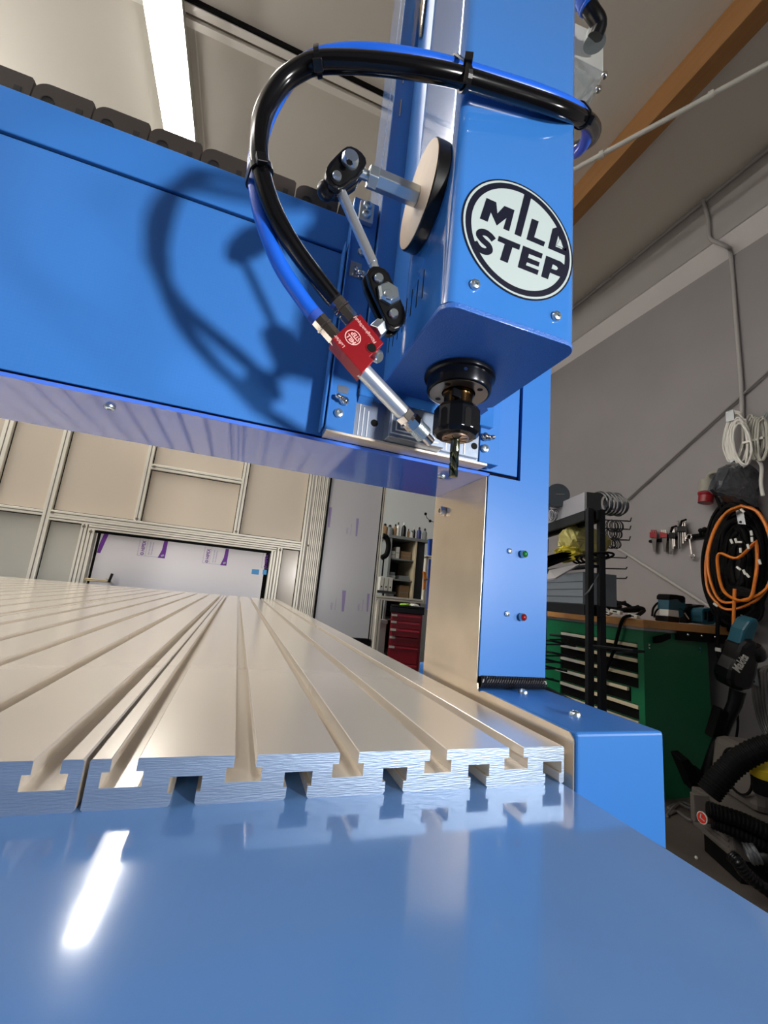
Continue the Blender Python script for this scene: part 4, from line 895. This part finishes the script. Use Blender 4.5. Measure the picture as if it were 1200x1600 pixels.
for i, (u, v, r, lab) in enumerate(((948, 787, .052, 'large coil of steel banding hanging at the rack top corner'), (962, 822, .030, 'thin wire coil hanging below the banding'), (961, 834, .026, 'black ring bundle hanging on a hook by the wall'), (960, 850, .022, 'lowest black ring bundle hanging on a hook by the wall'), (868, 805, .03, 'small wire coil under the metal drum'))):
    c = on(u, v, 1.28 if i == 0 else 1.42); d = V(.97, .1, .12)
    if i == 4: c = on(u, v, 1.5)
    g = G()
    for k in range(9 if i == 0 else 6):
        cc = c + d * ((.019 if i == 0 else .013) * (k - 3)); a = Vector((0, 1, .15)).normalized(); b = V(-.1, 0, 1); rr2 = r * (1 + .08 * math.sin(k * 2.1))
        g.tube([cc + a * rr2 * math.cos(t) + b * rr2 * math.sin(t) for t in [2 * math.pi * j / 20 for j in range(20)]], .0042 if i == 0 else .0022, 5, True)
    g.tube([c - d * .05 + V(0, 0, r), c + d * .10 + V(0, 0, r * 1.05)], .003, 5)
    tag(obj('wire_coil', g, MATS['dark_wire'] if i in (0, 4) else rack_m, smooth=60), lab, 'wire coil')
    if i > 0 and i < 4:
        k = G(); k.tube([c - d * .12 + V(0, 0, r), c + d * .12 + V(0, 0, r), c + d * .13 + V(0, 0, r + .02)], .003, 5); obj('rack_hook', k, rack_m, rk)
for i, (v0, v1) in enumerate(((870, 872), (888, 889), (903, 904))):
    a, b = on(936, v0, 1.28), on(978, v1, 1.36); g = G(); g.tube([a, b, b + V(.008, 0, .010)], .003, 5); obj('rack_hook', g, rack_m, rk)
def bag(name, px, y, t, m, lab, seed):
    rnd = random.Random(seed); g = G(); P = [on(u, v, y) for u, v in px]; n = len(P); c = sum(P, V(0, 0, 0)) / n; rings = []
    for k in range(5):
        f = math.sin(math.pi * (k + .6) / 5.4); rg = []
        for p in P: rg.append(g.bm.verts.new(c + (p - c) * (.55 + .5 * f) + V(rnd.uniform(-.01, .01), t * k / 4 + rnd.uniform(-.012, .012), rnd.uniform(-.01, .01))))
        rings.append(rg)
    for A, B in zip(rings, rings[1:]):
        for k in range(n): g.bm.faces.new((A[k], A[(k + 1) % n], B[(k + 1) % n], B[k]))
    for R in (rings[0], rings[-1]):
        q = g.bm.verts.new(sum((v.co for v in R), V(0, 0, 0)) / n + V(0, -.012 if R is rings[0] else .012, 0))
        for k in range(n): g.bm.faces.new((R[k], R[(k + 1) % n], q))
    clean(g.bm); bmesh.ops.subdivide_edges(g.bm, edges=g.bm.edges[:], cuts=2, use_grid_fill=True)
    for v in g.bm.verts: v.co += V(rnd.uniform(-1, 1), rnd.uniform(-1, 1), rnd.uniform(-1, 1)) * .0055
    o = obj(name, g, m); tag(o, lab, 'bag'); return o
bag('plastic_bag', [(890, 835), (900, 822), (912, 818), (925, 822), (940, 828), (955, 836), (962, 845), (955, 862), (942, 878), (925, 870), (905, 866), (892, 852)], 1.36, .10, bag2, 'crumpled pale yellow plastic bag behind the rack post', 3)
bag('plastic_bag', [(876, 858), (890, 852), (905, 855), (915, 862), (912, 874), (895, 876), (880, 872)], 1.34, .06, bagm, 'bright yellow plastic bag on the rack shelf below the pale bag', 5)
g = G()
for k in range(5):
    c = RP(.22 + .02 * k, .04, .40); g.tube([c + RU * .05 * math.cos(t) + V(0, 0, .05 * math.sin(t)) for t in [math.pi * j / 12 - .6 for j in range(13)]], .0022, 5)
tag(obj('wire_loops', g, wire_w, smooth=60), 'white wire loops in front of the bright yellow bag', 'wire')
pp = [U(852, 908, 1, 1.16), U(858, 893, 1, 1.22), U(906, 883, 1, 1.22), U(868, 905, 1, 1.14)]
g = G(); g.prism(pp, (0, 0, .006)); tag(obj('sheet_piece', g, mat('grey_sheet', rgb(170, 168, 170), .5)), 'light grey sheet sticking out of the rack towards the machine', 'sheet')
for i in range(3):
    g = G(); g.prism([U(u, v - 4 * i, 1, 1.2 + .02 * i) for u, v in ((850, 889), (850, 879), (878, 872), (893, 873))], (0, 0, .004)); tag(obj('sheet_piece', g, brown_p if i == 1 else black_m), ['black sheet under the brown sheet on the rack', 'brown sheet lying on the rack above the grey sheet', 'topmost black sheet on the rack'][i], 'sheet')
g = G()
for k in range(4):
    c = RP(.02 + .04 * k, .05, .33); g.tube([c + RU * .07 * math.cos(t) + RV * .05 * math.sin(t) + V(0, 0, .03 * math.sin(t * .5)) for t in [2 * math.pi * j / 18 for j in range(18)]], .005, 5, True)
tag(obj('cable', g, black_m, smooth=60), 'black cable loops lying on the rack shelf at the post', 'cable')
pts = [on(u, v, 1.19) for u, v in ((936, 880), (938, 893), (930, 905), (921, 922), (913, 930))]; g = G(); g.tube(spline(pts, 5), .0035, 6); tag(obj('cable', g, galv, smooth=60), 'thin grey wire trailing down across the rack post', 'cable')
gb = thing('metal_case', 'grey metal case with rib lines on the middle rack shelf', 'case', RP(.35, .1, .138)); rbox('case_body', .12, .52, .03, .19, .139, .285, mat('blue_grey_case', rgb(104, 112, 120), .5), gb)
for k in range(3): rbox('case_rib', .121, .519, .0285, .031, .17 + .035 * k, .172 + .035 * k, grey_d, gb, 0)
rbox('case_edge', .52, .535, .02, .19, .138, .29, whitep, gb)
# blue bins behind the column
for i in range(4):
    z0 = (.42, .27, .14, -.2)[i]; z1 = (.52, .40, .25, .12)[i]
    p = on(858, 840, 2.0); g = G(); g.box((p.x - .10, 2.0, z0 * 1.1), (p.x - .002, 2.10, z1 * 1.1)); o = obj('blue_bin', g, mat('dark_blue_bin', rgb(30, 52, 130), .5), bevel=.004); tag(o, ['top', 'second', 'third', 'lowest'][i] + ' dark blue bin in the stack between column and rack', 'bin', 'dark blue bins behind the column')
    k = G(); k.box((p.x - .06, 1.999, z1 * 1.1 - .02), (p.x - .004, 2.0, z1 * 1.1 - .006)); obj('bin_label', k, whitep, o)
# ================================================================ TOOLS ON THE RIGHT WALL
XW = WL
def W_(u, v, d=.02): return U(u, v, 0, XW - d)
tr_ = thing('tool_rail', 'black tool rail screwed to the right wall', 'tool rail', W_(1060, 838, 0))
g = G(); g.tube([W_(1015, 846, .012), W_(1062, 840, .012), W_(1112, 834, .012)], .011, 6); g.tube([W_(1072, 843, .016), W_(1112, 838, .016)], .006, 6); obj('rail', g, black_m, tr_)
for u, v in ((1094, 830), (1100, 828), (1104, 836)): g = G(); g.tube([W_(u, v + 8, .02), W_(u + 1, v - 2, .03)], .009, 6); g.sph(W_(u + 1, v - 1, .035), .016, 8); obj('rail_hook', g, black_m, tr_)
clr = mat('grey_tool_pouch', rgb(104, 100, 98), .35, coat=.3)
for i, (u, v, h) in enumerate(((1020, 832, 30), (1036, 832, 30))):
    t = thing('screwdriver_set', ['left', 'right'][i] + ' red topped screwdriver set hanging on the black tool rail', 'screwdriver set', W_(u, v, .02)); t['group'] = 'red screwdriver sets on the rail'
    g = G(); g.hexa([W_(u - 5, v - 1, .05), W_(u + 6, v + 1, .05), W_(u + 6, v + 1, .01), W_(u - 5, v - 1, .01), W_(u - 5, v + 8, .05), W_(u + 6, v + 9, .05), W_(u + 6, v + 9, .01), W_(u - 5, v + 8, .01)]); obj('holder_head', g, redsock, t, bevel=.004)
    g = G(); g.hexa([W_(u - 2, v + 9, .045), W_(u + 6, v + 9, .045), W_(u + 6, v + 9, .015), W_(u - 2, v + 9, .015), W_(u + 1, v + h, .04), W_(u + 4, v + h, .04), W_(u + 4, v + h, .02), W_(u + 1, v + h, .02)]); obj('pouch', g, clr, t)
    for k in range(3): g = G(); g.tube([W_(u - 2 + 3 * k, v - 4, .03), W_(u - 1 + 3 * k, v + 2, .03)], .006, 6); obj('handle', g, redsock if i == 0 else whitep, t)
for i, (u, v, w, h) in enumerate(((1050, 832, 10, 42), (1065, 822, 14, 44))):
    t = thing('hex_key_set', ['smaller black hex key set left on the tool rail', 'larger black hex key set with chrome keys on the tool rail'][i], 'hex keys', W_(u, v, .02))
    g = G(); g.hexa([W_(u - w * .5, v, .06), W_(u + w * .5, v, .06), W_(u + w * .5, v, .01), W_(u - w * .5, v, .01), W_(u - w * .5, v + 9, .06), W_(u + w * .5, v + 9, .06), W_(u + w * .5, v + 9, .01), W_(u - w * .5, v + 9, .01)]); obj('holder', g, black, t, bevel=.004)
    for k in range(4): g = G(); x = u - w * .36 + w * .24 * k; L = h - 5 * k; g.tube([W_(x - 1 + k, v - 8, .035), W_(x, v - 5, .035), W_(x + .5, v + 8, .035), W_(x + 1, v + L * .8, .035)], .0065, 6); obj('key', g, chrome if k > 1 else clr, t)
    g = G(); g.tube([W_(u - 2, v, .045), W_(u, v - 8, .045), W_(u + 7, v - 10, .05)], .007, 6); obj('top_key', g, black_m, t)
g = G(); P = [W_(1078, 843, .03), W_(1081, 866, .03)]; g.tube(P, .0075, 6)
sp_ = obj('combination_spanner', g, chrome, smooth=40); tag(sp_, 'single chrome spanner hanging on the tool rail', 'spanner')
k = G(); c = W_(1077, 839, .03); k.tube([c + V(0, .016 * math.cos(t), .016 * math.sin(t)) for t in [2 * math.pi * j / 12 for j in range(12)]], .006, 6, True); obj('ring_end', k, chrome, sp_)
k = G(); c = W_(1082, 869, .03); k.tube([c + V(0, .014 * math.cos(t), .014 * math.sin(t)) for t in [math.pi * (.75 + 1.5 * j / 10) - math.pi * .0 for j in range(11)]], .006, 6); obj('open_end', k, chrome, sp_)
# red three-phase socket
so_ = thing('wall_socket', 'grey and red industrial socket on the right wall', 'socket', W_(1104, 775, .03))
a, b = W_(1105, 752, .06), W_(1104, 771, .08); g = G(); g.cyl(a, b, .042, .046, 18); obj('socket_body', g, mat('socket_grey', rgb(150, 148, 136), .5), so_, smooth=30)
g = G(); c = W_(1102, 786, .09); g.lathe([(0, 0), (.048, 0), (.045, .012), (.040, .02), (.040, (c - b).length), (0, (c - b).length)], b, c - b, 18); obj('red_cap', g, redsock, so_, smooth=30)
g = G(); g.tube(spline([W_(1106, 752, .05), W_(1107, 743, .03), W_(1115, 738, .02), W_(1126, 737, .02)], 5), .012, 8); obj('conduit', g, MATS['socket_grey'], so_, smooth=60)
for i, us in enumerate((((1118, 772), (1125, 790), (1132, 806)), ((1132, 772), (1133, 808)), ((1145, 774), (1141, 792), (1138, 808)))):
    g = G(); g.tube(spline([W_(u, v, .05) for u, v in us], 5), .010, 7); tag(obj('cable', g, black_m, smooth=60), ['left', 'middle', 'right'][i] + ' of three black cables dropping behind the orange coil', 'cable')
# hanging coils
def coil(name, px_loops, d0, r, m, lab, step=.012, n=6, closed=True):
    g = G()
    for i, L in enumerate(px_loops):
        P = [W_(u, v, d0 + step * i + .006 * math.sin(j * 1.7 + i)) for j, (u, v) in enumerate(L)]
        if closed: Q = spline(P + P[:1], 5)[:-1]
        else: Q = spline(P, 5)
        g.tube(Q, r, n, closed)
    o = obj(name, g, m, smooth=60); tag(o, lab, 'cable coil'); return o
def oval(cx, cy, rx, ry, n=14, tilt=0.0, jit=0.0, seed=0):
    rnd = random.Random(seed); out = []
    for k in range(n):
        t = 2 * math.pi * k / n; x, y = rx * math.cos(t), ry * math.sin(t)
        out.append((cx + x * math.cos(tilt) - y * math.sin(tilt) + rnd.uniform(-jit, jit), cy + x * math.sin(tilt) + y * math.cos(tilt) + rnd.uniform(-jit, jit)))
    return out
wc = coil('white_cable_coil', [oval(1146 + 1.2 * i, 682 + 1.0 * i, 15 - .9 * (i % 5), 40 - (2.5 * i) % 11, 14, .10 - .022 * i, 1.2, i) for i in range(13)], .08, .0056, wire_w, 'white cable coil hanging highest on the right wall')
g = G(); g.tube(spline([W_(u, v, .14) for u, v in ((1164, 655), (1167, 680), (1172, 702), (1184, 718), (1190, 730), (1189, 755), (1192, 775))], 6), .0095, 8); obj('cable_tail', g, wire_w, wc, smooth=60)
g = G(); c = W_(1141, 650, .17); g.obox(c, (.004, 0, 0), (0, .022, 0), (0, 0, .034)); obj('hook_plate', g, galv, wc)
wc2 = coil('white_cable_coil', [oval(1172 + 2.2 * i, 682 + .5 * i, 9 - (i % 4), 34 - 2 * (i % 4), 14, .02, 1.0, 20 + i) for i in range(10)], .10, .0056, mat('off_white_cable', rgb(176, 174, 164), .5), 'second off white cable coil right of the highest coil')
g = G(); g.obox(W_(1176, 688, .20), (.004, 0, 0), (0, .05, 0), (0, 0, .006)); obj('band', g, wire_w, wc2)
coil('grey_cable_coil', [oval(1196 + 2 * i, 680, 10, 34, 12, .0, 1.0, 40 + i) for i in range(4)], .12, .0078, grey_c, 'grey cable coil cut by the right edge of the picture')
sb = bag('plastic_bag', [(1132, 742), (1140, 728), (1156, 722), (1176, 724), (1190, 735), (1194, 752), (1192, 770), (1190, 790), (1172, 788), (1152, 780), (1136, 772), (1124, 762)], on(1160, 755, 1.29).y, .07, smoke, 'dark plastic bag holding a coil under the white cables', 9)
bagc = W_(1160, 752, .0)
sb.location = sb.location  # hangs on the wall hook
for i, (u, v, h) in enumerate(((1148, 731, 16), (1157, 806, 16), (1165, 971, 10), (1177, 1052, 18))):
    c = W_(u, v, .19); g = G(); g.obox(c, (.003, 0, 0), (0, .020, .004), (0, .004, h * .0032)); o = obj('hook_plate', g, galv, bevel=.003); tag(o, ['steel hook plate on the dark plastic bag', 'steel hook plate at the top of the orange and black coil', 'steel hook plate under the orange and black coil', 'steel hook plate lowest beside the stick vacuum'][i], 'hook plate')
    for s_ in (.5, -.5): k = G(); k.lathe([(0, 0), (.007, 0), (.007, .002), (0, .002)], c + V(-.003, 0, s_ * h * .0045), (-1, 0, 0), 10); obj('plate_hole', k, black_m, o)
bkc = coil('black_cable_coil', [oval(1152 + 1.5 * (i % 5) - 2, 878 + (i % 4) * 3, 50 - 1.9 * i, 100 - 3.2 * i + 4 * (i % 3), 16, .06 * math.sin(i), 2.5, 60 + i) for i in range(23)] + [oval(1152, 948, 40 - 5 * i, 28 - 3 * i, 12, .1, 2, 90 + i) for i in range(4)], .05, .0125, black_m, 'thick black cable coil tangled with the orange cable on the wall', .006)
orc = coil('orange_cable_coil', [[(1160, 792), (1130, 806), (1112, 838), (1103, 880), (1106, 920), (1120, 942), (1134, 952), (1156, 950), (1185, 935), (1204, 905), (1206, 860), (1196, 820), (1178, 796)], [(1158, 790), (1134, 802), (1114, 836), (1106, 876), (1112, 914), (1128, 940), (1160, 938), (1192, 925), (1210, 895), (1203, 840), (1186, 802)], [(1182, 845), (1183, 880), (1180, 905), (1172, 935), (1150, 937), (1130, 922), (1122, 890), (1124, 865), (1152, 872)]], .215, .0082, orange, 'orange cable coil hanging on the right wall', .02)
g = G(); g.tube(spline([W_(u, v, .25) for u, v in ((1148, 920), (1147, 948), (1146, 985), (1147, 1010), (1146, 1035), (1143, 1052))], 6), .0085, 8); obj('cable_tail', g, orange, orc, smooth=60)
for i, (u, v, a) in enumerate(((1143, 846, .3), (1150, 845, .2), (1155, 847, 1.5), (1175, 843, 0), (1174, 833, .1), (1169, 854, .2), (1187, 878, .2), (1154, 888, .8), (1163, 894, .3), (1168, 899, .6), (1157, 860, 0), (1118, 945, .9), (1160, 798, .7))):
    c = W_(u, v, .29); t = V(0, math.sin(a), math.cos(a)); s_ = V(0, math.cos(a), -math.sin(a)); g = G(); g.obox(c, (.003, 0, 0), s_ * .006, t * .014); o = obj('cable_tag', g, whitep, bkc, bevel=.002)
g = G(); g.tube(spline([W_(u, v, .20) for u, v in ((1122, 955), (1121, 990), (1122, 1018), (1130, 1045), (1142, 1064))], 6), .010, 8); o = obj('cable', g, black_m, smooth=60); tag(o, 'black cable with white tag dropping beside the worktop to the vacuum', 'cable')
k = G(); k.obox(W_(1122, 1015, .215), (.003, 0, 0), (0, .014, 0), (0, 0, .010)); obj('cable_tag', k, whitep, o)
g = G(); g.tube(spline([W_(u, v, .10) for u, v in ((1150, 1100), (1153, 1130), (1150, 1165), (1160, 1180), (1170, 1172), (1160, 1162), (1148, 1166), (1146, 1180), (1152, 1190))], 6), .006, 6); tag(obj('cable', g, black_m, smooth=60), 'thin black cable looping on the wall behind the vacuum hose', 'cable')
coil('grey_cable_coil', [[(1176 + 5 * i, 1050), (1178 + 5 * i, 1090), (1186 + 4 * i, 1125), (1198 + 3 * i, 1148), (1220, 1150), (1230, 1060), (1210, 1040)] for i in range(5)], .14, .008, clr, 'grey cable coil hanging at the right edge beside the stick vacuum')
# stick vacuum leaning on the wall
sv = thing('stick_vacuum', 'black cordless stick vacuum leaning on the wall beside the green cabinet', 'vacuum', U(1085, 1240, 2, FZ))
def SP(u, v, d): return D(u, v, d)
dp = 2.02
g = G(); g.tube([SP(1153, 1078, dp), SP(1148, 1100, dp), SP(1134, 1130, dp), SP(1115, 1178, dp), SP(1098, 1228, dp + .02)], [.034, .030, .027, .027, .027], 12); obj('tube', g, black, sv, smooth=50)
def spoly(name, px, d, t, m, bev=.008):
    g = G(); g.prism([SP(u, v, d) for u, v in px], RZ * t); return obj(name, g, m, sv, bevel=bev)
spoly('body', [(1140, 1062), (1143, 1048), (1152, 1032), (1160, 1010), (1172, 998), (1186, 1003), (1190, 1025), (1185, 1055), (1178, 1078), (1160, 1082), (1143, 1076)], dp - .05, .11, black, .02)
spoly('handle', [(1155, 1010), (1162, 985), (1172, 970), (1184, 966), (1188, 975), (1182, 990), (1178, 1003), (1162, 1012)], dp - .03, .08, teal, .012)
g = G(); g.lathe([(0, -.035), (.036, -.035), (.046, -.01), (.046, .02), (.034, .035), (0, .035)], SP(1178, 1020, dp - .015), RY * .9 + RX * .3, 18); obj('dust_cup', g, black, sv, smooth=50)
spoly('crevice_tool', [(1126, 1108), (1140, 1114), (1134, 1148), (1112, 1154), (1120, 1128)], dp - .02, .05, black_m, .005)
spoly('floor_head', [(1064, 1188), (1076, 1186), (1092, 1206), (1106, 1212), (1100, 1242), (1086, 1240)], dp, .08, black_m, .005)
text('brand_lettering', 'Makita', .060, SP(1155, 1052, dp - .053), (SP(1166, 1024, dp) - SP(1153, 1046, dp)), -RY - RX * .6, whitep, sv, bold=.0012, ext=.0015, sx=.55, shear=.2)
# floor vacuum with hoses
VO = U(1147, 1345, 2, FZ + .08); VA = V(.4225, .9063, 0); VB = V(.9063, -.4225, 0)
def VP(a, b, z): return VO + VA * a + VB * b + V(0, 0, z)
vc = thing('floor_vacuum', 'dark grey workshop vacuum with louvred front and yellow latch at the right edge', 'vacuum', VP(.1, .2, -.08))
def vbox(name, a0, a1, b0, b1, z0, z1, m, par=vc, bev=.008, tp=0):
    g = G(); g.hexa([VP(a0, b0, z0), VP(a1, b0, z0), VP(a1, b1, z0), VP(a0, b1, z0), VP(a0 + tp, b0 + tp, z1), VP(a1 - tp, b0 + tp, z1), VP(a1 - tp, b1 - tp, z1), VP(a0 + tp, b1 - tp, z1)]); return obj(name, g, m, par, bevel=bev)
lv = vbox('motor_base', .0, .24, 0, .42, 0, .15, vacg)
for k in range(6): g = G(); g.hexa([VP(.02, -.004, .018 + .016 * k), VP(.16, -.004, .018 + .016 * k), VP(.16, .004, .018 + .016 * k), VP(.02, .004, .018 + .016 * k), VP(.02, -.001, .026 + .016 * k), VP(.16, -.001, .026 + .016 * k), VP(.16, .004, .026 + .016 * k), VP(.02, .004, .026 + .016 * k)]); obj('louvre', g, vacg, lv)
vbox('foot_block', .02, .22, .03, .40, -.08, 0, black_m, bev=.004)
tk = vbox('tank', .02, .30, .10, .55, .15, .36, vacg, bev=.03, tp=.02)
g = G(); c = VP(.10, .10, .27); g.lathe([(.075, 0), (.075, .006), (.082, .006), (.082, 0)], c + VB * -.004, -VB, 28); obj('tank_outline', g, black_m, tk)
p = D(1193, 1203, 1.50); g = G(); g.lathe([(0, -.03), (.030, -.03), (.046, -.012), (.048, .018), (.030, .026), (0, .028)], p, (-.2, -.2, 1), 20); g.bm.verts.ensure_lookup_table(); la = obj('latch', g, yel, vc, smooth=50)
g = G(); g.cyl(p + V(0, 0, -.08), p + V(0, 0, -.02), .034, .038, 16); obj('latch_neck', g, black_m, vc, smooth=40)
g = G(); c = D(1098, 1278, 1.585); d = (CAM - c).normalized() * .5 - VB; d.normalize(); g.lathe([(0, 0), (.021, 0), (.021, .004), (0, .004)], c, d, 20); lg = obj('round_badge', g, whitep, vc)
g = G(); g.lathe([(0, .0042), (.018, .0042), (.018, .005), (0, .005)], c, d, 20); obj('badge_disc', g, mat('red_badge', rgb(200, 44, 30), .4), lg)
g = G(); e = d.orthogonal().normalized(); f = d.cross(e)
for s_, t in ((.006, .5), (-.006, 2.2)): g.obox(c + d * .0054 + e * s_, (e * math.cos(t) + f * math.sin(t)) * .008, (f * math.cos(t) - e * math.sin(t)) * .0018, d * .0004)
obj('badge_mark', g, white_print, lg)
g = G(); q = D(1094, 1262, 1.62); g.obox(q, VA * .012, VB * .03, V(0, 0, .05)); obj('corner_post', g, vacg, vc, bevel=.004)
g = G(); g.cyl(D(1090, 1250, 1.66), D(1090, 1243, 1.66), .013, n=12); obj('front_knob', g, clr, vc, smooth=40)
def hose(pts, r, m, lab, rip=.12, per=2, k=14):
    P = spline(pts, k); g = G(); g.tube(P, [r * (1 + (rip if (i // per) % 2 else 0)) for i in range(len(P))], 14); o = obj('corrugated_hose', g, m, smooth=25); tag(o, lab, 'hose'); return o
hose([D(u, v, d) for u, v, d in ((1107, 1240, 1.50), (1118, 1225, 1.50), (1135, 1205, 1.50), (1155, 1188, 1.50), (1180, 1174, 1.48), (1205, 1166, 1.46), (1235, 1165, 1.44))], .036, black_m, 'thick black corrugated hose rising over the vacuum to the right edge', .08, 2, 16)
hose([D(u, v, d) for u, v, d in ((1105, 1264, 1.52), (1130, 1272, 1.50), (1160, 1282, 1.48), (1190, 1296, 1.46), (1230, 1314, 1.44))], .025, black_m, 'upper of two black hoses running across the vacuum front', .10, 2, 18)
hose([D(u, v, d) for u, v, d in ((1112, 1284, 1.52), (1135, 1293, 1.50), (1165, 1306, 1.48), (1195, 1321, 1.46), (1235, 1342, 1.44))], .021, black_m, 'lower of two black hoses running across the vacuum front', .10, 2, 18)
hose([D(u, v, d) for u, v, d in ((1142, 1336, 1.44), (1152, 1346, 1.42), (1163, 1362, 1.41), (1182, 1378, 1.40), (1215, 1402, 1.38))], .020, black, 'short black hose curling to the lower right corner', .08, 2, 14)
g = G(); a, b = D(1152, 1326, 1.46), D(1178, 1346, 1.46); pr_ = [(.0, -.02)]; n_ = (D(1163, 1340, 1.40) - D(1163, 1336, 1.47)).normalized() + RX * .6
g.lathe([(.030, 0), (.034, .004), (.031, .009), (.035, .014), (.031, .020), (.035, .026), (.032, .032), (.024, .034), (.024, 0)], D(1167, 1334, 1.46), RX * .8 - RY * .35 - RZ * .25, 22); tag(obj('taped_joint', g, galv, smooth=25), 'silver taped joint on the vacuum outlet', 'joint')
g = G(); g.lathe([(.0, 0), (.036, 0), (.040, .02), (.036, .05), (0, .05)], D(1184, 1342, 1.47), RX * .8 - RY * .35 - RZ * .25, 20); tag(obj('hose_socket', g, black, smooth=40), 'black hose socket right of the silver taped joint', 'hose socket')
# cables on the floor
for i, L in enumerate((((1044, 1262), (1060, 1256), (1075, 1262), (1092, 1268)), ((1046, 1272), (1058, 1268), (1075, 1280), (1092, 1284)), ((1042, 1275), (1052, 1262), (1066, 1254), (1082, 1260), (1096, 1262)))):
    g = G(); g.tube(spline([U(u, v, 2, FZ + .008) for u, v in L], 6), .007, 6); tag(obj('floor_cable', g, clr, smooth=60), ['dark cable on the floor nearest the green cabinet', 'lower dark cable on the floor before the vacuum', 'crossing dark cable on the floor before the vacuum'][i], 'cable', 'cables on the floor')
g = G(); g.sph(U(1088, 1340, 2, FZ + .004), .006, 8); tag(obj('paper_scrap', g, whitep), 'tiny white scrap on the concrete floor', 'scrap')
